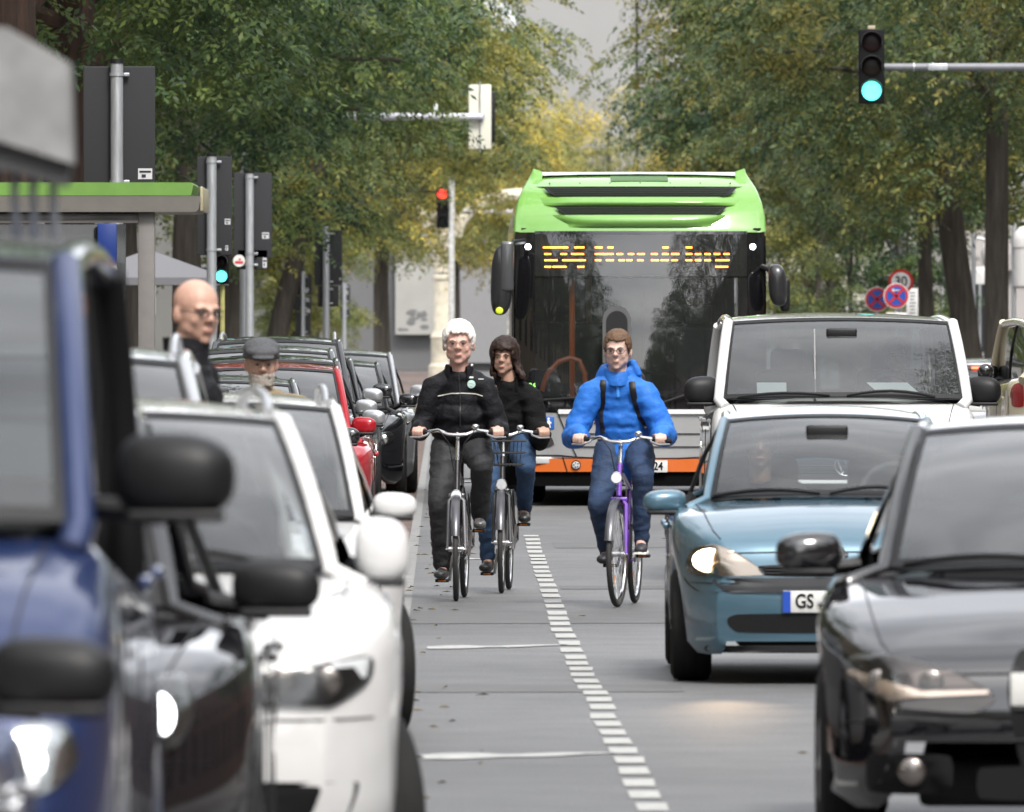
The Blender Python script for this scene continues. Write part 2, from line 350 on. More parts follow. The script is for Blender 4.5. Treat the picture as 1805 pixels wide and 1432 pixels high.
def wheel(parent, x, y, R, wd=.2, steer=0, side=1, rimc=None):
    M = Matrix.Translation((x, y, R)) @ Matrix.Rotation(steer, 4, 'Z') @ Matrix.Rotation(pi/2, 4, 'Y')
    t = MB(); w2 = wd/2; ri = R*.66
    t.lathe([(ri, -w2*.85), (R*.86, -w2), (R*.965, -w2*.86), (R, -w2*.6), (R*.993, -w2*.33), (R*.993, -w2*.27), (R, -w2*.22), (R, w2*.22), (R*.993, w2*.27), (R*.993, w2*.33), (R, w2*.6), (R*.965, w2*.86), (R*.86, w2), (ri, w2*.85), (ri, 0)], 40, M, closed=True)
    o = t.build('wheel', rubber, parent)
    r = MB(); sg = side
    r.lathe([(ri, -w2*.8), (ri*.94, -w2*.7), (ri*.93, w2*.7), (ri, w2*.8)], 32, M)
    for k in range(5):
        a = 2*pi*k/5; d = V(cos(a), sin(a), 0)
        r.tube([M @ V(0, 0, sg*w2*.55), M @ (V(d.x*ri*.55, d.y*ri*.55, sg*w2*.68)), M @ (V(d.x*ri*.97, d.y*ri*.97, sg*w2*.6))], [.045, .032, .028], 6)
    r.lathe([(0, sg*w2*.72), (.05, sg*w2*.7), (.06, sg*w2*.5)], 16, M)
    r.build('rim', rimc or alu, o)
    return o
def star(poly, rings=5):
    cx = sum(p[0] for p in poly)/len(poly); cz = sum(p[1] for p in poly)/len(poly); out = []
    for k in range(rings+1):
        f = 1-k/rings
        out.append([(cx+(x-cx)*f, cz+(z-cz)*f) for x, z in poly])
    return out
def smoothpoly(poly, n=4, it=2):
    for _ in range(it):
        q = []
        for i in range(len(poly)):
            a, b = poly[i], poly[(i+1) % len(poly)]
            q += [(a[0]*.75+b[0]*.25, a[1]*.75+b[1]*.25), (a[0]*.25+b[0]*.75, a[1]*.25+b[1]*.75)]
        poly = q
    return poly
def keep(poly, k=.10):
    q = []
    for i in range(len(poly)):
        a, b = poly[i], poly[(i+1) % len(poly)]; L_ = math.dist(a, b); f = min(.3, .022/max(L_, 1e-6)) if k else .1
        q += [(lerp(a[0], b[0], f), lerp(a[1], b[1], f)), (lerp(a[0], b[0], 1-f), lerp(a[1], b[1], 1-f))]
    return q
class Proj:
    """drops front-view outlines onto a body shell"""
    def __init__(s, mb, back=False, L=0): s.t = BVHTree.FromPolygons([Vector(v) for v in mb.v], mb.f); s.b = back; s.L = L
    def y(s, x, z):
        o, d = (V(x, -2, z), V(0, 1, 0)) if not s.b else (V(x, s.L+2, z), V(0, -1, 0))
        h = s.t.ray_cast(o, d)[0]
        if h is None:
            h = s.t.find_nearest(V(x, s.L if s.b else 0, z))[0]
        return h.y
    def patch(s, poly, off=.004, th=.02, rings=6, mb=None, sm=2, dense=0):
        poly = smoothpoly(keep(poly), it=sm) if sm else poly
        if dense:
            q = []
            for i in range(len(poly)):
                a, b = poly[i], poly[(i+1) % len(poly)]; k = max(1, int(math.dist(a, b)/dense))
                q += [(lerp(a[0], b[0], j/k), lerp(a[1], b[1], j/k)) for j in range(k)]
            poly = q
        sg = 1 if s.b else -1; R = star(poly, rings); m = mb or MB()
        rows = [[V(x, s.y(x, z)-sg*th, z) for x, z in R[0]]]
        for k, r in enumerate(R): rows.append([V(x, s.y(x, z)+sg*off, z) for x, z in r])
        n = len(poly); vs = [p for r in rows for p in r]
        fs = [(i*n+j, i*n+(j+1) % n, (i+1)*n+(j+1) % n, (i+1)*n+j) for i in range(len(rows)-1) for j in range(n)]
        return m.add(vs, fs)
def sym(poly): return [(-x, z) for x, z in poly][::-1]
def rect(x0, z0, x1, z1): return [(x0, z0), (x1, z0), (x1, z1), (x0, z1)]
BASE = dict(W=.86, L=4.2, wf=.85, wr=3.4, R=.31, cowl=(1.05, .95, .66), rf=(1.75, 1.40, .53), rr=(3.35, 1.36, .50), tail=(3.85, .95, .62),
    T=[(0, .48), (.015, .58), (.04, .66), (.09, .735), (.2, .80), (.5, .88)], B=[(0, .42), (.02, .33), (.06, .25), (.15, .19), (.4, .18)],
    nose=.70, noser=.75, noseE=2.3, crown=.045, paint=None, head=[(.36, .60), (.40, .55), (.74, .60), (.77, .68), (.73, .73), (.55, .70)], lit=None,
    grille=rect(-.34, .52, .34, .64), intake=rect(-.55, .26, .55, .36), mirror='paint', mir=(.2, .14, .10), mz=.09, mo=.10, rails=False, plate=(0, .44, ''), steer=0,
    roofmat=None, pillar=.032, lower=None, back=False, belt=0, seats=True, tailT=[(-.35, .93), (-.12, .88), (-.05, .8), (-.01, .66), (0, .5)], rimc=None, mflat=False)
def car(label, cat, x, D, rz=0, kind='parked_car', group=None, **kw):
    s = dict(BASE); s.update(kw); P = s['paint']; root = empty(kind, (x, D, 0), rz); tag(root, label, cat, group)
    W, L, R = s['W'], s['L'], s['R']; yc, zc, xc = s['cowl']; yf, zf, xf = s['rf']; yr, zr, xr = s['rr']; yt, zt, xt = s['tail']
    Tp = s['T']+[(yc, zc-.03), (yt, zt-.02)]+[(L+a, b) for a, b in s['tailT'] if L+a > yt+.02]
    def Tz(y): return interp(Tp, y)
    def Bz(y):
        b = interp(s['B'], y) if y < L/2 else interp(s['B'], (L-y)*1.2)
        for yw in (s['wf'], s['wr']):
            d = abs(y-yw); rr = R+.045
            if d < rr: b = max(b, R+sqrt(rr*rr-d*d))
        return b
    def Wd(y):
        t = max(0, 1-y/s['noser']); u = max(0, 1-(L-y)/.6)
        return W*(1-(1-s['nose'])*t**s['noseE'])*(1-.22*u**2.3)
    ys = [0, .008, .02, .04, .07, .11, .16, .22, .3, .38, .46]
    y = .5
    while y < L-.45: ys.append(y); y += .055
    ys += [L-v for v in (.4, .3, .22, .15, .1, .06, .03, .01, 0)]
    body = MB(); tub = MB(); rows = []; cab = []
    for y in ys:
        w_, T_, B_ = Wd(y), Tz(y), Bz(y); h = T_-B_; c = s['crown']*min(1, y/.35) if y < yc else .02
        sh = min(.10, h*.25)
        B2 = min(B_, T_-.02)
        half = [(w_*.92, B2), (w_*.985, B2+h*.09), (w_*1.0, B2+h*.3), (w_*1.0, B2+h*.55), (w_*.992, T_-sh*1.2), (w_*.975, T_-sh*.55), (w_*.94, T_-sh*.18), (w_*.86, T_)]
        mid = [(w_*.6, T_+c*.55), (w_*.3, T_+c*.88), (0, T_+c)]
        rows.append((y, half, mid)); cab.append(yc+.02 < y < yt-.02)
    def full(y, half, mid): return [V(-a, y, b) for a, b in half]+[V(-a, y, b) for a, b in mid]+[V(a, y, b) for a, b in mid[-2::-1]]+[V(a, y, b) for a, b in half[::-1]]
    G = [full(*r) for r in rows]; nc = len(G[0])
    vs = [p for g in G for p in g]; fs = []; tf = []
    for i in range(len(G)-1):
        for j in range(nc-1):
            if cab[i] and cab[i+1] and 7 <= j < nc-8: continue
            fs.append((i*nc+j, (i+1)*nc+j, (i+1)*nc+j+1, i*nc+j+1))
    for e_, fl in ((0, 0), (len(G)-1, 1)):
        k = nc//2
        for j in range(nc//2):
            a, b, c_, d = e_*nc+j, e_*nc+j+1, e_*nc+nc-2-j, e_*nc+nc-1-j
            fs.append(((a, b, c_, d) if not fl else (d, c_, b, a)) if b != c_ else ((a, b, d)))
    body.add(vs, fs)
    bo = body.build('body', P, root, angle=55)
    pr = Proj(body)
    # underside and tub
    ub = MB(); ub.box((0, L/2, .27), (W*1.2, L*.9, .16), .03)
    for yw in (s['wf'], s['wr']): ub.box((0, yw, R+.12), (W*1.15, .62, .34), .05)
    ub.build('underbody', rubber, root)
    zb = zc-.42; tb = MB()
    i0 = [g for g, c in zip(G, cab) if c]
    yA, yB = yc+.0, yt
    tb.add([V(-W*.84, yA, zc-.03), V(W*.84, yA, zc-.03), V(W*.84, yB, zt-.02), V(-W*.84, yB, zt-.02), V(-W*.8, yA, zb), V(W*.8, yA, zb), V(W*.8, yB, zb), V(-W*.8, yB, zb)], [(4, 5, 6, 7), (0, 1, 5, 4), (1, 2, 6, 5), (2, 3, 7, 6), (3, 0, 4, 7)])
    tb.box((0, yc+.22, zc-.06), (W*1.62, .5, .1), .03)      # dashboard
    if s['seats']:
        for sx in (-.36, .36):
            tb.box((sx, yf+.55, zc-.12), (.46, .16, .66), .06, 3); tb.box((sx, yf+.6, zc+.27), (.25, .1, .17), .045, 3)
            tb.cyl((sx, yf+.6, zc+.1), (sx, yf+.6, zc+.25), .03)
            if L > 3.5 and yr-yf > 1.3: tb.box((sx, yr-.25, zc+.08), (.25, .1, .15), .04, 3)
        if yr-yf > 1.2: tb.box((0, yr-.2, zc-.2), (W*1.45, .18, .5), .06, 3)
        tb.tube([V(.36+.18*cos(a), yc+.55+.07*sin(a), zc+.0+.17*sin(a)) for a in np.linspace(0, 2*pi, 25)[:-1]], .016, 6, closed=True)
    tb.build('cabin_interior', interior, root)
    # greenhouse
    def base(u): return V(xc*u, yc-.16*(1-u*u), zc+.018*(1-u*u))
    def top(u): return V(xf*u, yf-.07*(1-u*u), zf+.03*(1-u*u))
    N = 14; U = [lerp(-1, 1, i/N) for i in range(N+1)]
    def ws(u, t): p = base(u).lerp(top(u), t); bow = .035*4*t*(1-t); return p+V(0, -bow*.7, bow)
    mb = MB(); mb.grid([[ws(u, t) for u in U] for t in np.linspace(0, 1, 9)]); mb.build('windscreen', clear_glass if s.get('clear_back') else glass, root)
    fr = MB()
    def wsb(u, t): return ws(u, t)+V(0, -.003, .004)
    fr.grid([[wsb(u, t) for u in U] for t in (0, .045)]); fr.grid([[wsb(u, t) for u in U] for t in (.95, 1)])
    for sg in (-1, 1): fr.grid([[wsb(sg*u, t) for u in (.955, .98, 1)] for t in np.linspace(0, 1, 9)])
    fr.box((0, (yc+yf)/2+.02, lerp(zc, zf, .86)), (.22, .03, .065), .02)
    fr.build('windscreen_frame', black, root)
    def roof(u, t): xx = lerp(xf, xr, t); return V(xx*u, lerp(yf-.07*(1-u*u), yr+.1*(1-u*u), t), lerp(zf, zr, t)+.045*sin(pi*min(1, t*1.0))+.03*(1-u*u)-.012*abs(u)**4)
    mb = MB(); mb.grid([[roof(u, t) for u in U] for t in np.linspace(0, 1, 13)])
    for sg in (-1, 1): mb.tube([roof(sg, t)+V(sg*.004, 0, -.012) for t in np.linspace(0, 1, 13)], s['pillar'], 10)
    mb.tube([top(u)+V(0, .01, -.012) for u in U], .018, 8); mb.tube([roof(u, 1)+V(0, 0, -.014) for u in U], .022, 8)
    mb.build('roof', s['roofmat'] or P, root, angle=60); mb = MB()
    # pillars: A at the front, C at the back
    A0 = [ws(1, t) for t in np.linspace(0, 1, 7)]
    xs_ = W*.91
    def tailc(u): return V(xt*u, yt+.12*(1-u*u), zt+.01)
    C0 = [V(*(tailc(1).lerp(roof(1, 1), t)))+V(0, .05*4*t*(1-t), .04*4*t*(1-t)) for t in np.linspace(0, 1, 7)]
    for sg in (-1, 1):
        mb = MB()
        fl = lambda p: V(p.x*sg, p.y, p.z)
        pl = [V(xs_*.965, yc-.05, zc-.05)]+A0
        mb.tube([fl(p+V(.012, .01, -.006)) for p in pl], [(s['pillar']*.95, s['pillar'])]*len(pl), 10)
        mb.build('pillar', P, root, angle=60); mb = MB()
        pl = [V(xs_*.93, yt+.06, zt-.05)]+C0
        mb.tube([fl(p+V(.01, 0, -.01)) for p in pl], [s['pillar']*1.3]*len(pl), 10); mb.build('pillar', s.get('cp') or P, root, angle=60)
    # glass at sides and back
    sgm = MB(); bp = MB()
    for sg in (-1, 1):
        rows_ = []
        for v in np.linspace(0, 1, 6):
            r_ = []
            for u in np.linspace(0, 1, 15):
                lo = V(lerp(xs_*.965, xs_*.93, u), lerp(yc-.02, yt, u), lerp(zc-.03, zt-.03, u))
                y_ = lerp(yf, yr, u); hi = roof(1, u)+V(0, 0, -.01)
                if u < .15: hi = ws(1, 1)
                p = lo.lerp(hi, v); p.x += .02*4*v*(1-v); r_.append(V(sg*p.x, p.y, p.z))
            rows_.append(r_)
        sgm.grid(rows_)
        for ub_ in (.42,):
            lo = V(xs_*.955, lerp(yc, yt, ub_)+.15, zc-.04); hi = roof(1, ub_)
            bp.tube([V(sg*p.x, p.y, p.z) for p in (lo+V(.004, 0, 0), lo.lerp(hi, .5)+V(.024, 0, 0), hi+V(.004, 0, -.01))], [(.012, .035)]*3, 8, rz=(1, 0, 0))
        bp.tube([V(sg*(lerp(xs_*.965, xs_*.93, u)+.006), lerp(yc-.02, yt, u), lerp(zc-.03, zt-.03, u)) for u in np.linspace(0, 1, 8)], .013, 6)
    sgm.build('side_glass', glass_side, root); bp.build('window_trim', black, root)
    mb = MB(); mb.grid([[tailc(u).lerp(roof(u, 1), t)+V(0, .03*4*t*(1-t), .02*4*t*(1-t)) for u in U] for t in np.linspace(0, 1, 6)], True); mb.build('rear_window', glass_side if not s.get('clear_back') else clear_glass, root)
    # wipers
    mb = MB()
    for x0, x1 in ((-.05, -.6), (.5, .0)) if xc < .75 else ((-.1, -.75), (.65, .02)):
        mb.tube([V(lerp(x0, x1, t), base(lerp(x0, x1, t)/xc).y-.02, base(lerp(x0, x1, t)/xc).z+.012+.035*sin(pi*t)*(1 if x0 > 0 else .6)) for t in np.linspace(0, 1, 7)], .011, 6)
    mb.grid([[base(u)+V(0, -.05*(1-abs(u)**3), -.006) for u in U], [base(u)+V(0, .02, .004) for u in U]])
    mb.build('wipers', black, root)
    # mirrors
    mw, mh, md = s['mir']
    for sg in (-1, 1):
        mm = MB(); cx = sg*(xs_+s['mo']); cz = zc+s['mz']
        Mx = Matrix.Translation((cx, yc+.12, cz)) @ Matrix.Rotation(sg*radians(-12), 4, 'Z')
        if s['mflat']: mm.box((0, 0, 0), (mw, md, mh), .035, 4, M=Mx)
        else: 
            e_ = MB().ell((0, 0, 0), (mw/2, md/2, mh/2), 20, 14)
            e_.v = [((abs(p[0])/(mw/2))**.72*(1 if p[0] > 0 else -1)*mw/2, p[1], (abs(p[2])/(mh/2))**.72*(1 if p[2] > 0 else -1)*mh/2*(1-.12*sg*p[0]/(mw/2))) for p in e_.v]
            mm.merge(e_, Mx)
        mo = mm.build('wing_mirror', P if s['mirror'] == 'paint' else s['mirror'], root, angle=60)
        fo = MB(); fo.tube([V(sg*(xs_*.93), yc+.16, zc+.01), V(sg*(xs_+.02), yc+.14, cz-mh*.35), V(cx-sg*mw*.1, yc+.12, cz-mh*.42)], [(.03, .03), (.022, .03), (.02, .03)], 8)
        fo.box((cx, yc+.12, cz-mh*.44), (mw*.8, md*.85, .025), .01)
        fo.build('mirror_foot', black, mo)
    # front end
    hd = smoothpoly(keep(s['head']), it=2) if s.get('sharp', 1) else smoothpoly(s['head'], it=2)
    litm = s['lit']
    for sg in (-1, 1):
        pl = hd if sg > 0 else sym(hd)
        b = pr.patch(pl, .004, .01, 5, sm=0).build('headlight', s.get('headbase', reflector), root, angle=70)
        cx = sum(p[0] for p in pl)/len(pl); cz = sum(p[1] for p in pl)/len(pl); hh = max(p[1] for p in pl)-min(p[1] for p in pl)
        r_ = hh*s.get('bulbr', .3)
        for k, (ox, lit) in enumerate(s.get('bulbs', ((.06, 1), (-.09, 0)))):
            px = cx+sg*ox; y0 = pr.y(px, cz)-.006
            MB().ell((px, y0, cz+s.get('bulbz', 0)), (r_*s.get('bulbx', 1), .009, r_), 16, 8).build('lamp', litm if (lit and litm) else s.get('bulbm', reflector), b)
        pr.patch(pl, .018, .02, 5, sm=0).build('lens', lens, b, angle=70)
    if s['grille']: pr.patch(s['grille'], .005, .02, 6, sm=2, dense=.06).build('grille', grille_black, root)
    if s['intake']: pr.patch(s['intake'], .004, .02, 6, sm=2, dense=.06).build('air_intake', grille_black, root)
    for ex in s.get('extra', []):   # (name, polygons, material, offset)
        for pl in ex[1]: pr.patch(pl, ex[3], .02, 5, sm=ex[4] if len(ex) > 4 else 2, dense=.06).build(ex[0], ex[2], root, angle=60)
    def plate(px, pz, tx, prj, back):
        y0 = prj.y(px, pz); sg = 1 if back else -1; y1 = y0+sg*.015
        m_ = MB(); m_.box((px, y1, pz), (.52, .012, .112), .004, 1); po = m_.build('number_plate', white_plate, root)
        lx = px+(-.24 if not back else .24)
        if s.get('band', 1): MB().box((lx, y1+sg*.005, pz), (.04, .008, .108)).build('euro_band', plate_blue, po)
        if tx.strip():
            Mt = M_face(px-.15*1, y1-.009, pz) if not back else Matrix.Translation((px, y1+.009, pz)) @ Matrix.Rotation(pi, 4, 'Z') @ FACE
            text('plate_letters', tx, .1, grille_black, po, Mt, .001, .8, .002)
    if s['plate']: plate(s['plate'][0], s['plate'][1], s['plate'][2], pr, False)
    if s['back']:
        pb = Proj(body, True, L)
        for sg in (-1, 1):
            pl = s['taillamp'] if sg > 0 else sym(s['taillamp'])
            pb.patch(pl, .01, .03, 5, sm=1, dense=.05).build('tail_lamp', redlens, root)
        plate(0, s.get('pz', .8), s['back'], pb, True)
    for sx in (-1, 1):
        wheel(root, sx*(W-.105), s['wf'], R, .21, s['steer'], sx, s['rimc']); wheel(root, sx*(W-.105), s['wr'], R, .21, 0, sx, s['rimc'])
    # bonnet and bumper shut lines
    bs_ = MB(); tree_ = BVHTree.FromPolygons([Vector(v) for v in body.v], body.f)
    for sg in (-1, 1):
        P_ = []
        for t in np.linspace(0, 1, 12):
            y_ = lerp(.10, yc+.02, t); h_ = tree_.ray_cast(V(sg*lerp(W*.70, W*.84, t**.5), y_, 3), V(0, 0, -1))[0]
            if h_ is not None: P_.append(h_+V(0, 0, .002))
        bs_.tube(P_, .004, 4)
    zz_ = Tz(.03)-.005
    bs_.tube([V(x_, pr.y(x_, zz_+.02*(1-(x_/W)**2))-.002, zz_+.02*(1-(x_/W)**2)) for x_ in np.linspace(-W*.66, W*.66, 17)], .004, 4)
    z2 = min(p[1] for p in s['head'])-.035
    for sg in (-1, 1): bs_.tube([V(sg*x_, pr.y(sg*x_, z2)-.002, z2) for x_ in np.linspace(W*.45, W*.88, 8)], .0035, 4)
    bs_.build('bonnet_seams', black, root)
    if s['grille'] and s.get('slats', 1):
        gz0, gz1 = min(p[1] for p in s['grille']), max(p[1] for p in s['grille']); gw = max(p[0] for p in s['grille']); sl_ = MB()
        for k in (1, 2, 3): z_ = lerp(gz0, gz1, k/4); sl_.tube([V(x_, pr.y(x_, z_)-.009, z_) for x_ in np.linspace(-gw*.88, gw*.88, 13)], [(.004, .007)]*13, 6)
        sl_.build('grille_bars', s.get('slatm', mat('grille_bar_grey', (.05, .05, .052), .3, .6)), root)
    # arch liners and door seams
    ar = MB()
    if s['rails']:
        for sg in (-1, 1):
            m_ = MB(); pts_ = [roof(1, t)+V(-.03, 0, .012+.05*min(1, 8*t*(1-t)*1.2)) for t in np.linspace(.04, .96, 12)]
            m_.tube([V(sg*p.x, p.y, p.z) for p in pts_], .018, 8); m_.build('roof_rail', alu, root)
    for sg in (-1, 1):
        for yy in (yc+.12, lerp(yc, yt, .45), yt-.35):
            sm_ = MB()
            pts_ = [V(sg*(a+.001), yy, b) for a, b in [(Wd(yy)*q, Bz(yy)+(Tz(yy)-Bz(yy))*h) for q, h in ((.985, .1), (1.0, .3), (1.0, .55), (.992, .85))]]
            sm_.tube(pts_, .004, 4); sm_.build('door_seam', black, root)
        for dy in (0, .95): MB().box((sg*(W+.012), lerp(yc, yt, .40)+dy, zc-.16), (.03, .2, .03), .01).build('door_handle', P, root)
    root['_p'] = 0; del root['_p']
    return root, pr, s
WHITE = paintmat('white_paint', (.60, .60, .60)); SILVER = paintmat('silver_paint', (.42, .43, .45), .7, .3); BLACKP = paintmat('black_paint', (.008, .008, .010)); GREYP = paintmat('graphite_paint', (.045, .05, .055), .5, .3)
BLACKP.node_tree.nodes['Principled BSDF'].inputs['Coat IOR'].default_value = 1.85
REDP = paintmat('red_paint', (.32, .012, .02), .1, .3); TEAL = paintmat('steel_blue_paint', (.075, .150, .205), .35, .32); NAVY = paintmat('dark_blue_paint', (.018, .032, .10), .3, .3); CREAM = paintmat('cream_paint', (.62, .54, .38), 0, .35)
G = 'cars parked nose to tail along the kerb'
VAN = dict(W=.94, L=4.95, wf=.95, wr=3.9, R=.335, cowl=(.62, 1.30, .87), rf=(1.18, 1.85, .79), rr=(4.75, 1.84, .76), tail=(4.9, 1.2, .83),
    T=[(0, .62), (.015, .74), (.04, .86), (.1, .98), (.2, 1.07), (.4, 1.2)], nose=.84, noser=.5, tailT=[(-.05, 1.15), (-.02, 1.0), (0, .6)],
    head=[(.55, .86), (.58, .76), (.86, .78), (.90, .90), (.84, 1.0), (.66, .96)], grille=rect(-.5, .74, .5, .93), intake=rect(-.6, .34, .6, .46), plate=(0, .56, ''),
    mirror=black, mir=(.25, .21, .16), mz=.06, mo=.15, mflat=False, pillar=.042, crown=.05)
SUVK = dict(W=.9, L=4.25, wf=.85, wr=3.42, R=.34, cowl=(1.1, 1.10, .69), rf=(1.75, 1.58, .57), rr=(3.6, 1.56, .54), tail=(4.05, 1.08, .66),
    T=[(0, .62), (.015, .74), (.04, .84), (.1, .90), (.25, .95), (.5, 1.0)], B=[(0, .45), (.02, .36), (.06, .29), (.15, .25), (.4, .24)],
    head=[(.50, .80), (.52, .72), (.78, .72), (.82, .80), (.80, .87), (.66, .86)], grille=rect(-.42, .66, .42, .82), intake=rect(-.6, .36, .6, .46), plate=(0, .55, ''), rails=True, tailT=[(-.2, 1.05), (-.08, .95), (0, .6)])
# ---- right-hand queue
CORSA = dict(W=.825, L=3.82, wf=.70, wr=3.19, R=.29, cowl=(1.0, .935, .62), rf=(1.72, 1.335, .52), rr=(3.15, 1.33, .49), tail=(3.55, .93, .58), paint=TEAL, clear_back=1,
    T=[(0, .50), (.012, .60), (.035, .68), (.08, .735), (.2, .79), (.5, .86)], nose=.72, noser=.72, noseE=2.2, B=[(0, .22), (.01, .185), (.04, .155), (.15, .15), (.4, .16)], headbase=mat('warm_reflector', (.42, .34, .28), .25, .9),
    head=[(.34, .556), (.74, .552), (.755, .62), (.72, .695), (.62, .722), (.50, .68), (.38, .60)], lit=head_on, bulbs=((.05, 1),), bulbx=1.5, bulbr=.38,
    grille=[(-.36, .55), (.36, .55), (.40, .612), (-.40, .612)], intake=[(-.56, .33), (-.5, .262), (.5, .262), (.56, .33), (.5, .362), (-.5, .362)], plate=(0, .423, 'GS'),
    extra=[('bumper_trim', [[(-.78, .545), (-.70, .468), (.70, .468), (.78, .545)]], mat('dark_grey_plastic', (.03, .032, .036), .5, var=.1), .008),
           ('front_splitter', [rect(-.66, .16, .66, .20)], black, .01)], mir=(.23, .125, .12), mz=-.02, mo=.10, pillar=.028)
corsa, cpr, _ = car('steel blue hatchback with warm lit headlight, first in the oncoming queue behind the black car', 'car', 1.985, 57.9, radians(-.5), 'hatchback_car', **CORSA)
hl = bpy.data.lights.new('headlight_beam', 'SPOT'); hl.energy = 26; hl.spot_size = radians(14); hl.spot_blend = 1; hl.color = (1, .72, .45); hl.shadow_soft_size = .06
ho = bpy.data.objects.new('headlight_beam', hl); COL.objects.link(ho); ho.parent = corsa; ho.location = (-.56, -.03, .64); ho.rotation_euler = (radians(90-11), 0, 0); ho.rotation_euler = V(-.01, -1, -.155).to_track_quat('-Z', 'Y').to_euler()
ring = MB(); ring.tube([V(.052*cos(a), cpr.y(0, .665)-.012, .665+.052*sin(a)) for a in np.linspace(0, 2*pi, 25)[:-1]], .009, 6, closed=True); ring.box((0, cpr.y(0, .665)-.012, .665), (.15, .012, .016)); ring.build('badge', chrome, corsa)
van, vpr, _ = car('white passenger van with papers on its dashboard, waiting behind the steel blue hatchback', 'van', 2.83, 80, 0, 'passenger_van', **{**VAN, 'paint': WHITE, 'clear_back': 0})
lg = MB(); zv = .845; c0 = V(0, vpr.y(0, zv)-.02, zv); c = V(0, c0.y, zv)
lg.tube([V(.078*cos(a), c.y, zv+.078*sin(a)) for a in np.linspace(0, 2*pi, 33)[:-1]], .009, 8, closed=True)
lg.tube([V(-.034, c.y, zv+.068), V(0, c.y, zv+.004), V(.034, c.y, zv+.068)], .009, 6)
lg.tube([V(-.062, c.y, zv+.045), V(-.027, c.y, zv-.068), V(0, c.y, zv-.008), V(.027, c.y, zv-.068), V(.062, c.y, zv+.045)], .009, 6)
lg.build('badge', chrome, van)
paper = mat('paper', (.72, .76, .76), .7)
for nm, x0, z0, x1, z1, ya, sk in (('parking_card', -.61, 1.325, -.40, 1.42, .66, 0), ('paper_sheet', .27, 1.33, .56, 1.42, .66, -.1), ('paper_slip', .02, 1.325, .30, 1.345, .64, 0)):
    m_ = MB(); m_.add([V(x0, ya, z0), V(x1, ya, z0), V(x1+sk, ya+.06, z1), V(x0+sk, ya+.06, z1), V(x0, ya+.004, z0), V(x1, ya+.004, z0), V(x1+sk, ya+.064, z1), V(x0+sk, ya+.064, z1)], [(0, 1, 2, 3), (4, 7, 6, 5), (0, 4, 5, 1), (1, 5, 6, 2), (2, 6, 7, 3), (3, 7, 4, 0)]).build(nm, paper, van)
m_ = MB(); m_.tube([V(-.2, .52, 1.27), V(-.2, .62, 1.55), V(-.2, .75, 1.80)], .006, 6); m_.build('aerial', black, van)
for i in range(7): MB().box((lerp(-.6, .6, i/6), 2.9, 1.898-.03*abs(i-3)/3), (.10, 3.4, .014), .006)
m_.build('roof_ribs', WHITE, van)
m_ = MB(); m_.ell((1.02, .78, 1.50), (.058, .04, .055), 16, 10); m_.box((1.02, .78, 1.47), (.11, .06, .06), .025); m_.build('round_top_mirror', mat('gloss_black', (.006, .006, .006), .2, coat=1), van)  # another vehicle's door mirror, built here as a part of the van
audi, apr, _ = car('black saloon car in the near right corner, blurred, pale sky reflected on its bonnet', 'car', 2.15, 38.6, radians(-3), 'saloon_car', paint=BLACKP, W=.9, L=4.5, wr=3.65, R=.33,
    cowl=(1.25, .985, .66), rf=(2.05, 1.46, .55), rr=(3.55, 1.42, .52), tail=(4.15, 1.0, .62), head=[(.26, .575), (.34, .515), (.60, .535), (.80, .63), (.80, .70), (.66, .725), (.42, .665)], bulbs=((.12, 0), (-.06, 0)), bulbx=1.0, bulbr=.22, bulbm=mat('dim_reflector', (.22, .2, .19), .25, .9), headbase=mat('smoked_reflector', (.07, .055, .05), .3, .8),
    T=[(0, .53), (.015, .60), (.04, .665), (.11, .725), (.35, .80), (.7, .875)], noser=.85, grille=[(-.19, .32), (.19, .32), (.24, .60), (.20, .74), (-.20, .74), (-.24, .60)], intake=rect(-.34, .22, .34, .34), plate=(.035, .60, ''), band=0,
    roofmat=paintmat('sky_sheen_roof', (.55, .57, .62), .3), mir=(.24, .15, .13), mz=.05, mo=.12, mirror=BLACKP,  # pale roof colour stands in for sky reflected on black paint
    extra=[('fog_lamp_bay', [rect(-.72, .24, -.42, .38), rect(.42, .24, .72, .38)], grille_black, .005), ('light_strip', [[(-.79, .65), (-.64, .56), (-.50, .575), (-.30, .585), (-.30, .598), (-.50, .59), (-.63, .578), (-.775, .665)], [(.30, .585), (.50, .575), (.64, .56), (.79, .65), (.775, .665), (.63, .578), (.50, .59), (.30, .598)]], mat('strip_warm', (.6, .5, .42), .2, .7), .024, 0)], steer=.05)
for sg in (-1, 1):
    yy = apr.y(sg*.56, .32)-.012; m_ = MB(); m_.ell((sg*.56, yy, .32), (.05, .02, .05), 16, 8); m_.build('fog_lamp', mat('dim_reflector', (.22, .2, .19), .25, .9), audi)
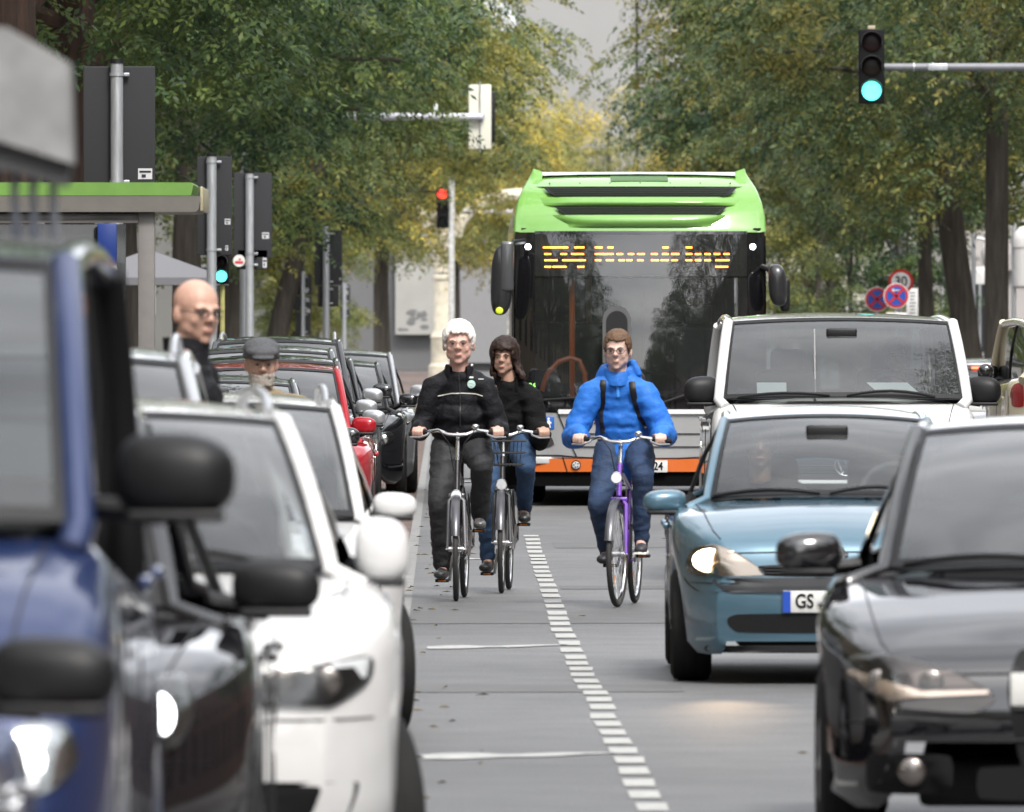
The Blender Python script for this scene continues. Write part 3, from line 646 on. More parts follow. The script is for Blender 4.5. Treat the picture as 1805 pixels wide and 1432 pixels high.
# ---- opposite lane, seen from behind
car('silver car braking in the far lane, its high red brake light lit', 'car', 6.38, 137.6, pi, 'silver_car', **{**BASE, 'paint': SILVER, 'W': .88, 'back': 'H Z', 'L': 4.2, 'pz': .86, 'taillamp': rect(.5, .78, .8, .92),
    'rf': (1.75, 1.36, .55), 'rr': (3.7, 1.33, .53), 'tail': (3.9, 1.02, .62), 'tailT': [(-.1, .98), (-.03, .9), (0, .6)]})
br = [o for o in bpy.data.objects if o.name.startswith('silver_car')][-1]
MB().box((0, 3.86, 1.31), (.34, .06, .025), .008).build('brake_light', red_on, br); MB().box((0, 3.86, 1.27), (.9, .03, .07), .01).build('tailgate_spoiler', black, br)
car('cream coloured taxi van in the far lane at the right edge, red tail lamp showing', 'van', 6.16, 110, pi, 'taxi_van', **{**VAN, 'paint': CREAM, 'back': ' ', 'pz': .7, 'taillamp': [(.79, 1.06), (.9, 1.06), (.91, 1.2), (.88, 1.28), (.80, 1.29)], 'mirror': black, 'mir': (.1, .18, .1), 'mo': .03,
    'tail': (4.9, 1.36, .74), 'rr': (4.72, 1.80, .66), 'tailT': [(-.05, 1.32), (-.02, 1.1), (0, .6)]})
# ---- parked row, near to far
car('silver car nearest the camera, only its black wing mirror reaching into the left edge', 'car', -1.70, 19.0, 0, 'parked_car', G, **{**BASE, **SUVK, 'paint': SILVER, 'W': .88, 'mirror': black, 'mo': .20, 'mz': .12, 'rails': False, 'mir': (.24, .14, .13)})
navyvan, _, _ = car('dark blue panel van near the left edge with a lit headlight and big black mirror', 'van', -1.63, 23.4, 0, 'panel_van', G, **{**VAN, 'paint': NAVY, 'L': 4.9, 'wr': 3.85, 'cowl': (.72, 1.42, .84), 'rf': (1.35, 1.98, .79), 'rr': (4.7, 1.99, .78), 'lit': head_white, 'bulbs': ((0, 1),), 'bulbx': .9, 'mz': .10,
    'T': [(0, .62), (.015, .74), (.04, .86), (.1, 1.0), (.2, 1.12), (.4, 1.28)], 'head': [(.66, .94), (.68, .87), (.80, .87), (.88, .93), (.85, 1.02), (.74, 1.02)], 'mo': .20, 'mir': (.26, .19, .17), 'pillar': .038, 'cp': grille_black, 'bulbr': .24,
    'extra': [('front_bumper', [[(-.86, .32), (.86, .32), (.88, .76), (-.88, .76)]], mat('pale_grey_bumper', (.30, .31, .32), .4, var=.08), .012)], 'intake': None, 'plate': (0, .50, '')})
car('black compact SUV with glossy flank and lit headlight, just before the white SUV', 'car', -1.42, 28.7, 0, 'parked_car', G, **{**SUVK, 'paint': BLACKP, 'W': .94, 'L': 4.15, 'wr': 3.32, 'tail': (3.95, 1.08, .66), 'rr': (3.5, 1.56, .54), 'lit': head_white, 'head': [(.56, .84), (.58, .76), (.74, .76), (.79, .86), (.76, .96), (.64, .94)], 'bulbs': ((.01, 1),), 'bulbx': .8, 'mz': .05, 'mir': (.24, .15, .13), 'mo': .12, 'rails': False, 'mirror': black})
car('white compact SUV with silver roof rails, largest white car in the parked row', 'car', -.99, 33.3, radians(3), 'parked_car', G, **{**SUVK, 'paint': WHITE, 'rf': (1.75, 1.545, .57), 'rr': (3.6, 1.53, .54), 'L': 4.28, 'steer': radians(14), 'mir': (.17, .21, .14), 'mz': .05, 'mo': .045,
    'headbase': mat('black_reflector', (.012, .012, .014), .3, .5), 'head': [(.38, .73), (.66, .715), (.79, .785), (.80, .87), (.66, .85), (.40, .80)], 'bulbs': ((.03, 0), (-.10, 0)), 'bulbm': mat('dim_reflector', (.22, .2, .19), .25, .9), 'grille': [(-.36, .66), (.36, .66), (.40, .80), (-.40, .80)], 'intake': [(-.70, .36), (.70, .36), (.76, .50), (-.76, .50)], 'plate': (0, .60, ''), 'extra': [('bumper_cladding', [rect(-.78, .25, .78, .33)], black, .01), ('day_lamp', [[(.66, .845), (.785, .86), (.77, .80), (.755, .80), (.765, .842), (.66, .832)], [(-.785, .86), (-.66, .845), (-.66, .832), (-.765, .842), (-.755, .80), (-.77, .80)]], mat('day_lamp_white', (.6, .62, .64), .3), .024, 0)]})
car('tall silver SUV with roof rails hidden up to its roof behind the white SUV', 'car', -1.56, 40.4, 0, 'parked_car', G, **{**SUVK, 'paint': SILVER, 'cowl': (1.1, 1.18, .70), 'rf': (1.75, 1.70, .58), 'rr': (3.6, 1.69, .56), 'roofmat': paintmat('sky_pale_silver_roof', (.6, .62, .66), .4)})  # roof coloured paler than the silver body to carry the sky's sheen
car('white hatchback with roof rails behind the big white SUV, before the man in the cap', 'car', -1.03, 49.4, radians(1.2), 'parked_car', G, **{**BASE, 'paint': WHITE, 'H': 1.5, 'W': .87, 'cowl': (1.05, .98, .66), 'rf': (1.72, 1.46, .56), 'rr': (3.5, 1.45, .54), 'steer': radians(10), 'rails': True, 'mir': (.2, .12, .12), 'mz': .05, 'mo': .04})
ROW = [('dark grey hatchback with black mirror, in front of the red car', GREYP, -1.72, 83.2, 1.43, BLACKP, 0, 1.0, .19),
       ('red car with red wing mirror and shiny roof in the parked row', REDP, -1.44, 88.6, 1.51, REDP, 0, 1.03, .0),
       ('black car just behind the red car with the silver mirror at the lowest height', BLACKP, -1.5, 94.6, 1.55, SILVER, 0, 1.04),
       ('graphite estate car with silver mirror, third behind the red car side', GREYP, -1.6, 100, 1.62, SILVER, 0, 1.09),
       ('tall black SUV with silver roof rails, highest roof in the parked row', BLACKP, -1.58, 105.4, 1.70, SILVER, 1, 1.16),
       ('dark car with a black upright mirror just beyond the tall SUV', GREYP, -1.52, 111, 1.50, BLACKP, 0, 1.17),
       ('black hatchback with black mirror beside the white-haired cyclist', BLACKP, -1.28, 116.5, 1.44, BLACKP, 0, 1.04),
       ('pale silver people carrier farthest along the parked row', SILVER, -1.18, 122, 1.53, SILVER, 0, 1.1)]
for lb, p, x, D, H, mm_, rl, mz_, *mo_ in ROW:
    zc_ = .95 if H < 1.6 else 1.08
    car(lb, 'car', x, D, 0, 'parked_car', G, **{**BASE, 'paint': p, 'W': .88, 'mirror': mm_, 'rails': bool(rl), 'cowl': (1.05, zc_, .67), 'rf': (1.7, H-.05, .57), 'rr': (3.55, H-.06, .55), 'tail': (3.95, zc_, .63), 'mz': mz_-zc_, 'mo': mo_[0] if mo_ else .10, 'T': [(0, .48), (.015, .58), (.04, .66), (.09, .735), (.2, .80), (.5, zc_-.07)]})
# ------------------------------------------------------------------ the bus
BD, BS = 114.0, F/114.0
bus = empty('city_bus', (1.965, BD, 0)); tag(bus, 'green topped city bus with silver front, orange stripe and dotted destination display', 'bus')
def bx(p): return (p-VX)/BS-1.965
def bz(p): return CH-(p-VY)/BS
GREEN = paintmat('bus_green_paint', (.15, .33, .065), 0, .3); GREEN.node_tree.nodes['Principled BSDF'].inputs['Coat IOR'].default_value = 1.7; BSILV = paintmat('bus_silver_paint', (.36, .365, .37), .35, .35); ORANGE = paintmat('bus_orange_paint', (.55, .13, .03), 0, .4)
gblack = mat('bus_black_glass_edge', (.006, .006, .007), .06, coat=1, coat_r=.02)
ZP = [(.3, .0), (1.0, .0)]+[(1.0+.11*i, .042*(.11*i)**2) for i in range(1, 17)]+[(2.85, .17), (2.95, .22), (3.05, .30), (3.15, .42), (3.22, .56), (3.30, .85), (3.36, 1.3), (3.40, 2.0)]
def fy(x, z): return .08*x*x+.04*(abs(x)/1.27)**5+interp(ZP, z)
def panel(rows, off=0, nx=28, nz=3, th=.02, name=None, m=None, parent=bus, mb=None):
    P = []
    R = []
    for (z0, a0, b0), (z1, a1, b1) in zip(rows, rows[1:]):
        for k in range(nz): t = k/nz; R.append((lerp(z0, z1, t), lerp(a0, a1, t), lerp(b0, b1, t)))
    R.append(rows[-1])
    P = [[V(lerp(a, b, i/nx), fy(lerp(a, b, i/nx), z)-off, z) for i in range(nx+1)] for z, a, b in R]
    m_ = mb or MB(); m_.grid(P)
    if th:
        edge = P[0]+[r[-1] for r in P[1:]]+P[-1][-2::-1]+[r[0] for r in P[-2:0:-1]]
        n = len(edge); m_.add(edge+[p+V(0, th, 0) for p in edge], [(i, n+i, n+(i+1) % n, (i+1) % n) for i in range(n)])
    return m_.build(name, m, parent, angle=50) if name else m_
# body sides, roof, back
m_ = MB(); L_ = 12.0
prof = [(1.25, .32), (1.275, .6), (1.275, 1.1), (1.265, 2.72)]
for sg in (-1, 1): m_.grid([[V(sg*x, y, z) for x, z in prof] for y in (.17, 1.5, 4, 8, L_)], sg > 0)
m_.grid([[V(-1.25, L_, .32), V(1.25, L_, .32)], [V(-1.25, L_, 2.8), V(1.25, L_, 2.8)]], True)
m_.build('body', BSILV, bus)
m_ = MB()
prof = [(1.268, 2.70), (1.262, 2.85), (1.235, 3.0), (1.19, 3.15), (1.12, 3.28), (1.05, 3.33), (.6, 3.345), (0, 3.35)]
full_ = [(-x, z) for x, z in prof]+prof[-2::-1]
m_.grid([[V(x, y, z) for x, z in full_] for y in (.95, 2, 6, L_)]); m_.build('roof', GREEN, bus)
m_ = MB()
for sg in (-1, 1): m_.box((sg*1.27, 6.6, 1.86), (.02, 10.2, 1.3), .008, 1)
m_.build('side_windows', gblack, bus)
m_ = MB(); m_.box((0, 6.2, .42), (2.3, 11.3, .3), .02); m_.box((0, .5, .34), (2.4, .5, .2), .02); m_.build('underbody', mat('skirt_black', (.004, .004, .004), .9, spec=.05), bus)
for yy in (2.75, 8.8):
    for sg in (-1, 1): wheel(bus, sg*1.08, yy, .48, .3, 0, sg)
# green cowl
def cowl_edge(z): return interp([(2.74, 1.262), (2.9, 1.255), (3.05, 1.225), (3.2, 1.17), (3.30, 1.11), (3.37, 1.07)], z)
zs = [2.745, 2.80, 2.86, 2.92, 2.98, 3.04, 3.10, 3.16, 3.22, 3.27, 3.31]
panel([(z, -cowl_edge(z), cowl_edge(z)) for z in zs], 0, 44, 2, .05, 'front_cowl', GREEN)
for sg in (-1, 1):   # upswept corner fins
    m_ = MB()
    rows = []
    for t in np.linspace(0, 1, 14):
        z = lerp(2.76, 3.405, t); xo = cowl_edge(z)+.006; wdt = lerp(.02, .012, t)
        y = fy(xo, min(z, 3.28))-.02+.16*max(0, t-.8)*4
        rows.append([V(sg*xo, y+.9*(1-.3*t), z-.06*t), V(sg*(xo+.004), y+.02, z), V(sg*(xo-wdt), y-.015, z), V(sg*(xo-.10-.12*(1-t)), y+.0, z-.03)])
    m_.grid(rows, sg < 0); m_.build('corner_fin', GREEN, bus, angle=70)
def sc_edge(z): return interp([(bz(396), .72), (bz(385), .84), (bz(372), .93), (bz(350), 1.0), (bz(330), 1.045), (bz(320), 1.07), (bz(300), 1.05)], z)
def louv(z0, z1, offs, nm, m, extra=0):
    rows = []; n = 7
    for k in range(n+1):
        z = lerp(z0, z1, k/n); e_ = sc_edge(z)+extra; rows.append((z, -e_, e_))
    return rows
def lip(y0, y1, o0, o1, name, bow=0):
    """one horizontal blade of the grille: bulges out between two picture heights"""
    P = []; n = 9
    for k in range(n+1):
        t = k/n; z = lerp(bz(y0), bz(y1), t); e_ = sc_edge(z); off = lerp(o0, o1, t)+.03*sin(pi*t)
        P.append([V(e_*u, fy(e_*u, z)-off*(1-abs(u)**6), z-bow*.05*(1-u*u)+bow*.05) for u in np.linspace(-1, 1, 41)])
    return MB().grid(P).build(name, GREEN, bus, angle=60)
lip(400, 379, .02, .075, 'lower_blade'); lip(362, 347, .06, .10, 'middle_blade'); lip(328, 300, .10, .06, 'hood')
def slot(y0, y1, x0, x1, off, nm):
    P = []
    for k in range(9):
        t = k/8; z = lerp(bz(y0), bz(y1), t); h = 1-(1-t)**2.6 if True else 1
        hw = (x1-x0)/2*(.86+.14*sin(pi*min(1, (1-t)*1.0+.0)*.5+pi/2*0) if False else .86+.14*(t**.6)); c = (x0+x1)/2
        P.append([V(c+hw*u, fy(c+hw*u, z)-off, z) for u in np.linspace(-1, 1, 31)])
    o = MB().grid(P).build(nm, grille_black, bus)
    mm = MB()
    for k in range(1, 5):
        z = lerp(bz(y0), bz(y1), k/5); hw = (x1-x0)/2*(.84+.12*(k/5)); c = (x0+x1)/2
        mm.tube([V(c+hw*u, fy(c+hw*u, z)-off-.006, z) for u in np.linspace(-1, 1, 21)], .004, 4)
    mm.build('grille_slats', mat('slat_green', (.012, .03, .008), .7), o)
slot(378, 364, bx(978), bx(1283), .045, 'air_slot'); slot(346, 329, bx(958), bx(1302), .085, 'air_slot')
m_ = MB(); P = [[V(lerp(bx(1078), bx(1180), u), fy(0, z)-.135, z) for u in np.linspace(0, 1, 9)] for z in np.linspace(bz(318), bz(306), 4)]; m_.grid(P)
m_.build('roof_vent', mat('vent_mesh', (.05, .12, .03), .6, var=.5, vs=160), bus)
m_ = MB()
for x in np.linspace(bx(970), bx(1290), 7): m_.ell((x, fy(x, bz(322))-.105, bz(322)), (.008, .008, .008), 8, 6)
m_.build('rivets', grille_black, bus)
for a, b in ((919, 933), (1329, 1343)): MB().box(((bx(a)+bx(b))/2, fy(bx(a), bz(403))-.004, bz(403)), (.075, .02, .012)).build('cowl_gap', grille_black, bus)
# windscreen: outer glass, display compartment, black edge
zt, zd, zb = bz(409.5), bz(488), bz(708)
W1 = 1.255
wg = glassmat('bus_windscreen_glass', (.72, .75, .75), 2.0, .008, .03)
panel([(zb, -1.10, 1.12), (zt, -1.10, 1.12)], .004, 48, 40, 0, 'windscreen', wg)
m_ = MB(); panel([(zb-.09, -W1, -1.06), (zt, -W1, -1.06)], .012, 6, 8, .03, mb=m_); panel([(zb-.09, 1.08, W1), (zt, 1.08, W1)], .012, 6, 8, .03, mb=m_); panel([(bz(726), -1.06, 1.08), (bz(700), -1.06, 1.08)], .012, 30, 3, .03, mb=m_)
panel([(zd-.012, -1.06, 1.08), (zd+.008, -1.06, 1.08)], .009, 30, 1, .02, mb=m_)
panel([(zt-.02, -1.06, 1.08), (zt+.012, -1.06, 1.08)], .009, 30, 1, .02, mb=m_)
m_.build('windscreen_surround', gblack, bus)
m_ = MB(); m_.box((0, .62, (zt+zd)/2), (2.3, .25, zt-zd), .01); dsp = m_.build('destination_display', mat('display_board', (.008, .008, .009), .6), bus)
def zr(zy_): return bz(270+zy_/3.182)
def xr_(zx_): return bx(850+zx_/3.182)
LED = {528: [(347, 385), (392, 482), (523, 572), (640, 675), (710, 737), (1020, 1047), (1152, 1180)],
 565: [(355, 385), (446, 474), (506, 535), (541, 570), (640, 737), (762, 790), (826, 852), (878, 913), (956, 985), (1018, 1047), (1070, 1107), (1152, 1180), (1204, 1230), (1257, 1283), (1310, 1337), (1364, 1390)],
 600: [(355, 385), (392, 421), (455, 481), (488, 580), (640, 667), (702, 738), (773, 800), (817, 843), (878, 905), (956, 992), (1010, 1047), (1071, 1098), (1150, 1180), (1204, 1230), (1257, 1285), (1318, 1390)],
 637: [(355, 385), (400, 472), (541, 572), (1318, 1382)]}
m_ = MB()
for zy_, segs in LED.items():
    for a_, b_ in segs:
        n = max(3, round((b_-a_)/7.2))
        for k in range(n+1):
            x = xr_(lerp(a_, b_, k/n)); m_.ell((x, .49, zr(zy_)), (.0078, .006, .0085), 6, 4)
m_.build('display_letters', lamp_on('amber_diode', (1, .30, .03), 5), dsp)
# inside: floor, driver cab, poles, seats
m_ = MB(); m_.box((0, 6.2, .9), (2.35, 11.2, .04)); m_.box((0, 6.2, 2.62), (2.35, 11.2, .04)); m_.box((0, 11.7, 1.8), (2.3, .1, 1.7)); m_.box((.55, .75, 1.0), (1.2, .35, .3), .08); m_.box((.62, 1.45, 1.45), (.5, .14, .75), .08); m_.box((.62, 1.47, 1.93), (.28, .1, .2), .06); m_.box((.1, 1.9, 1.6), (.05, .9, 1.2))
for yy in np.arange(3, 10, 1.1):
    for xx in (-.95, -.5, .5, .95): m_.box((xx, yy, 1.45), (.4, .1, .8), .05)
m_.build('cabin', mat('bus_cabin_grey', (.035, .038, .042), .8, var=.2), bus)
orr = mat('orange_handrail', (.70, .16, .03), .35, coat=.6)
m_ = MB(); m_.tube([V(bx(1010), .75, 1.0), V(bx(1010), .85, 2.6)], .03, 8); m_.build('handrail', orr, bus)
m_ = MB(); m_.tube([V(bx(955), .3, bz(690)), V(bx(965), .3, bz(660)), V(bx(985), .3, bz(638)), V(bx(1005), .3, bz(631)), V(bx(1022), .3, bz(636)), V(bx(1032), .3, bz(660)), V(bx(1034), .3, bz(695))], .028, 8); m_.build('handrail', orr, bus)
m_ = MB(); m_.tube([V(bx(1045), 3, 1.0), V(bx(1045), 3.1, 2.6)], .03, 8); m_.build('handrail', orr, bus)
m_ = MB(); m_.tube([V(bx(1150)+.3*cos(a_), .62+.1*sin(a_), 1.22+.12*sin(a_)) for a_ in np.linspace(0, 2*pi, 21)[:-1]], .018, 6, closed=True); m_.build('steering_wheel', black, bus)
# lower front
m_ = MB(); panel([(bz(808), -1.255, 1.255), (bz(790), -1.26, 1.26), (bz(765), -1.262, 1.262), (bz(728), -1.262, 1.262)], .0, 40, 3, .04, mb=m_)
panel([(bz(722), bx(951), bx(979)), (bz(717), bx(951), bx(979))], .01, 4, 1, .02, mb=m_)
lf = m_.build('front_panel', BSILV, bus)
m_ = MB(); panel([(bz(730), bx(984), bx(1272)), (bz(722), bx(984), bx(1272))], .03, 30, 2, .05, mb=m_); m_.build('panel_edge', mat('white_trim', (.7, .7, .7), .3, coat=1), lf)
m_ = MB(); P1 = panel([(bz(832), -1.245, 1.245), (bz(809), -1.256, 1.256)], .006, 40, 2, .04, 'orange_stripe', ORANGE)
m_ = MB(); panel([(.20, -1.16, 1.16), (bz(832.5), -1.235, 1.235)], -.03, 30, 2, .04, 'front_skirt', mat('skirt_black', (.004, .004, .004), .9, spec=.05))
m_ = MB()
def seam(pts_): m_.tube([V(bx(a_), fy(bx(a_), bz(b_))-.008, bz(b_)) for a_, b_ in pts_], .007, 4)
for yy in (765, 788): seam([(x, yy) for x in range(1003 if yy == 765 else 1013, 1250, 12)])
seam([(979, 718), (990, 745), (1000, 768), (1009, 790), (1017, 806)]); seam([(1277, 722), (1266, 745), (1256, 768), (1247, 790), (1239, 806)])
seam([(992, 806), (1000, 832)]); seam([(930, 803), (985, 803), (1017, 806), (1060, 808), (1128, 808.5), (1196, 808), (1239, 806), (1270, 803), (1330, 803)])
m_.build('panel_seams', grille_black, lf)
for sg in (-1, 1):
    pl = [(bx(928), bz(788)), (bx(932), bz(768)), (bx(955), bz(762)), (bx(972), bz(768)), (bx(979), bz(789))]
    pl = smoothpoly(pl, it=1) if sg < 0 else sym(smoothpoly(pl, it=1))
    R = star(pl, 4); n = len(pl); vs = [V(x, fy(x, z)-.012, z) for r in R for x, z in r]
    h_ = MB().add(vs, [(i*n+j, i*n+(j+1) % n, (i+1)*n+(j+1) % n, (i+1)*n+j) for i in range(4) for j in range(n)]).build('headlight', reflector, bus)
    cx = bx(941) if sg < 0 else -bx(941)
    MB().ell((cx, fy(cx, bz(776))-.02, bz(776)), (.055, .02, .06), 16, 10).build('lamp', lamp_on('lit_bus_lamp', (1, .95, .8), 12), h_)
    MB().ell((cx+sg*.05, fy(cx, bz(766))-.012, bz(768)), (.02, .012, .05), 10, 8).build('indicator', amber, h_)
    px = bx(961) if sg < 0 else -bx(961)
    MB().box((px, fy(px, bz(812))-.004, bz(812)), (.30, .02, .07), .012).build('fog_lamp', mat('pale_lamp', (.45, .46, .46), .2, coat=1), bus)
    lx = bx(931) if sg < 0 else bx(1328)
    MB().ell((lx, fy(lx, bz(435))-.02, bz(435)), (.03, .02, .03), 12, 8).build('marker_lamp', lamp_on('marker_white', (.85, .95, 1), 5), bus)
# signs on the bus
sx, sz = bx(967), bz(746)
m_ = MB(); m_.box((sx, fy(sx, sz)-.01, sz), (.115, .01, .13), .01, 2); sg_ = m_.build('blue_sticker', mat('sign_blue', (.01, .09, .36), .4), bus)
yv = fy(sx, sz)-.018; m_ = MB(); m_.ell((sx, yv, sz+.042), (.012, .003, .012), 10, 6)
for a_, b_ in (((0, .028), (0, -.005)), ((0, .022), (-.026, -.005)), ((0, .022), (.026, -.005)), ((-.004, -.004), (-.014, -.05)), ((.004, -.004), (.014, -.05))):
    m_.cyl((sx+a_[0], yv, sz+a_[1]), (sx+b_[0], yv, sz+b_[1]), .0085 if a_[0] == 0 and b_[0] else .010, n=6)
m_.build('walking_figure', paper, sg_)
ex, ez = bx(1015.5), bz(820); m_ = MB(); m_.ell((ex, fy(ex, ez)-.012, ez), (.045, .008, .045), 20, 8); em = m_.build('round_emblem', mat('emblem_white', (.55, .56, .56), .4), bus)
m_ = MB(); m_.tube([V(ex+.043*cos(a_), fy(ex, ez)-.018, ez+.043*sin(a_)) for a_ in np.linspace(0, 2*pi, 21)[:-1]], .005, 5, closed=True)
for a_ in (.6, 1.8, 3.1, 4.4, 5.5): m_.box((ex+.022*cos(a_), fy(ex, ez)-.022, ez+.022*sin(a_)), (.014, .006, .011))
m_.build('emblem_marks', grille_black, em)
m_ = MB(); ex, ez = bx(1051), bz(739)
for i in range(7):
    a_ = i*2*pi/6; r_ = .03 if i < 6 else 0; m_.ell((ex+r_*cos(a_), fy(ex, ez)-.01, ez+1.5*r_*sin(a_)), (.009, .006, .011), 8, 5)
m_.build('dot_emblem', grille_black, bus)
m_ = MB(); pz_ = bz(822.5); m_.box((bx(1131), -.028, pz_), (.52, .012, .118), .005, 1); po = m_.build('number_plate', white_plate, bus)
text('plate_letters', '24', .115, grille_black, po, M_face(bx(1160), -.036, pz_), .001, .85, .003)
text('fleet_number', '24', .075, lamp_on('green_figures', (.25, .85, .12), .5), bus, M_face(bx(938), fy(bx(938), bz(681))-.03, bz(681)), .001, .9, .002)
m_ = MB(); m_.tube([V(bx(x), fy(bx(x), bz(y))-.04, bz(y)) for x, y in ((1120, 716), (1040, 700), (950, 706))], .012, 6); m_.tube([V(bx(x), fy(bx(x), bz(y))-.05, bz(y)) for x, y in ((1150, 716), (1230, 690), (1320, 700))], .012, 6); m_.build('wipers', black, bus)
# mirrors on arms
def bmirror(x0, x1, y0, y1, sgn, arm):
    cx, cz = (bx(x0)+bx(x1))/2, (bz(y0)+bz(y1))/2; w_, h_ = abs(bx(x1)-bx(x0)), abs(bz(y0)-bz(y1))
    e_ = MB().ell((0, 0, 0), (1, 1, 1), 24, 16)
    e_.v = [(abs(a)**.75*(1 if a > 0 else -1)*w_/2+sgn*.02*c*-1, b*.10, abs(c)**.62*(1 if c > 0 else -1)*h_/2) for a, b, c in e_.v]
    mm = MB().merge(e_, Matrix.Translation((cx, -.12, cz))); o = mm.build('door_mirror', mat('mirror_housing', (.016, .016, .018), .3, coat=.3), bus, angle=70)
    MB().tube([V(*p) for p in arm], .03, 8).build('mirror_arm', black, o); return o, cx, cz
o_, cx, cz = bmirror(865, 904, 432, 556, -1, [(bx(925), .25, bz(425)), (bx(905), .0, bz(428)), (bx(892), -.1, bz(440))])
MB().ell((bx(880), -.225, bz(548)), (.038, .012, .036), 16, 8).build('yellow_dot', mat('yellow_green', (.50, .62, .03), .4, emit=(.5, .6, .03), es=.15), o_)
m_ = MB(); m_.box((bx(894), -.2, bz(470)), (.13, .06, .5), .03); m_.build('mirror_cover', mat('mirror_cover_grey', (.05, .052, .056), .3, coat=.5), o_)
o_, cx, cz = bmirror(1354, 1386, 466, 540, 1, [(bx(1345), .25, bz(470)), (bx(1355), .0, bz(475)), (bx(1368), -.1, bz(490))])
m_ = MB(); m_.box((bx(1384), .05, bz(520)), (.10, .12, .34), .04); m_.build('mirror_cover', black, o_)
# rounded mirror housing in front of the windscreen centre
pl = [(bx(1062)+.0, bz(640)), (bx(1112), bz(640))]+[(bx(1087)+.1425*cos(a_), bz(565)+.145*sin(a_)) for a_ in np.linspace(0, pi, 15)]
MB().prism(pl, -.10, .02).build('round_top_mirror', mat('mirror_frame_grey', (.09, .09, .092), .35, coat=.5), bus)
pl = [(bx(1068), bz(638)), (bx(1106), bz(638))]+[(bx(1087)+.108*cos(a_), bz(568)+.112*sin(a_)) for a_ in np.linspace(0, pi, 15)]
MB().prism(pl, -.106, -.09).build('mirror_face', mat('mirror_dark', (.012, .012, .013), .3), [o for o in bpy.data.objects if o.name.startswith('round_top_mirror') and o.parent == bus][0])
# ------------------------------------------------------------------ people and bicycles
def skinmat(n, c): 
    m = mat(n, c, .5, var=.12, vs=18); b = m.node_tree.nodes['Principled BSDF']; b.inputs['Subsurface Weight'].default_value = .12; b.inputs['Subsurface Radius'].default_value = (.02, .008, .005); return m
skin_pale = skinmat('pale_skin', (.56, .38, .32)); skin_ruddy = skinmat('ruddy_skin', (.56, .34, .28)); skin_tan = skinmat('tanned_skin', (.40, .245, .185))
def ik(a, b, l1, l2, pole):
    a, b = Vector(a), Vector(b); d = b-a; L = min(d.length, (l1+l2)*.998); u = d.normalized(); b2 = a+u*L
    x = (l1*l1-l2*l2+L*L)/(2*L); h = sqrt(max(0, l1*l1-x*x)); p = Vector(pole)-u*Vector(pole).dot(u); p = p.normalized() if p.length > 1e-6 else u.orthogonal().normalized()
    return a+u*x+p*h, b2
def head(sk, M, scale=1.0, fx=1.0):
    """skin shapes of a head; M places its centre, face towards -Y"""
    def E_(c, r, R=None): 
        m = MB().ell(c, r, 18, 12, M=R) if R is None else MB().ell((0, 0, 0), r, 18, 12, M=R)
        if R is not None: m.v = [tuple(V(*p)+V(*c)) for p in m.v]
        sk.merge(m, M @ Matrix.Diagonal((scale*fx, scale, scale, 1)))
    E_((0, .012, .035), (.076, .095, .088)); E_((0, -.010, -.015), (.065, .080, .085)); E_((0, -.028, -.07), (.047, .055, .045)); E_((0, -.060, -.098), (.024, .022, .019))
    for s_ in (-1, 1):
        E_((s_*.076, .012, -.012), (.011, .022, .033)); E_((s_*.035, -.054, -.028), (.022, .02, .022)); E_((s_*.029, -.080, .022), (.024, .014, .008)); E_((s_*.046, -.012, -.055), (.019, .045, .035))
    E_((0, -.100, -.018), (.0125, .022, .016)); E_((0, -.092, .004), (.009, .014, .026)); E_((0, -.082, -.056), (.022, .013, .007)); E_((0, -.081, -.068), (.019, .013, .007))
    for s_ in (-1, 1): E_((s_*.011, -.098, -.024), (.009, .012, .008))
def face_parts(root, M, sk_m, brow, glasses=None, lips=(.35, .12, .1), scale=1.0, gcol=None, beard=None):
    T = M @ Matrix.Scale(scale, 4); m_ = MB(); m_.cur = 0
    for s_ in (-1, 1):
        m_ = MB(); m_.merge(MB().ell((s_*.030, -.0845, .004), (.011, .007, .0042), 12, 8), T); m_.cur = 1
        m_.merge(MB().ell((s_*.030, -.0905, .004), (.005, .003, .0046), 10, 6), T); m_.build('eye', [mat('eye_white', (.13, .11, .10), .5), mat('iris_dark', (.03, .025, .02), .2)], root)
    m_ = MB()
    for s_ in (-1, 1):
        t_ = MB().tube([V(s_*.012, -.096, .019), V(s_*.03, -.095, .026), V(s_*.048, -.084, .020)], [(.002, .0025), (.003, .003), (.0015, .002)], 6); m_.merge(t_, T)
    m_.build('eyebrows', brow, root)
    m_ = MB(); t_ = MB().tube([V(-.020, -.088, -.0635), V(-.009, -.0935, -.061), V(0, -.0945, -.0615), V(.009, -.0935, -.061), V(.020, -.088, -.0635)], [(.002, .002), (.0034, .003), (.0034, .003), (.0034, .003), (.002, .002)], 6); m_.merge(t_, T)
    m_.build('lips', mat('lips', lips, .5), root)
    if glasses:
        m_ = MB()
        for s_ in (-1, 1):
            t_ = MB().tube([V(s_*.032+.024*cos(a)*(1 if True else 1), -.106+.006*abs(cos(a)), .002+.0155*sin(a)) for a in np.linspace(0, 2*pi, 19)[:-1]], glasses, 5, closed=True); m_.merge(t_, T)
            t_ = MB().tube([V(s_*.055, -.1, .007), V(s_*.078, -.05, .009), V(s_*.08, .01, .004)], glasses*.9, 5); m_.merge(t_, T)
            t_ = MB().tube([V(s_*.012, -.106, .014), V(s_*.032, -.106, .0165), V(s_*.055, -.1, .013)], glasses*1.5, 5); m_.merge(t_, T)
        t_ = MB().tube([V(-.009, -.107, .006), V(0, -.110, .009), V(.009, -.107, .006)], glasses, 5); m_.merge(t_, T)
        go = m_.build('glasses', gcol, root)
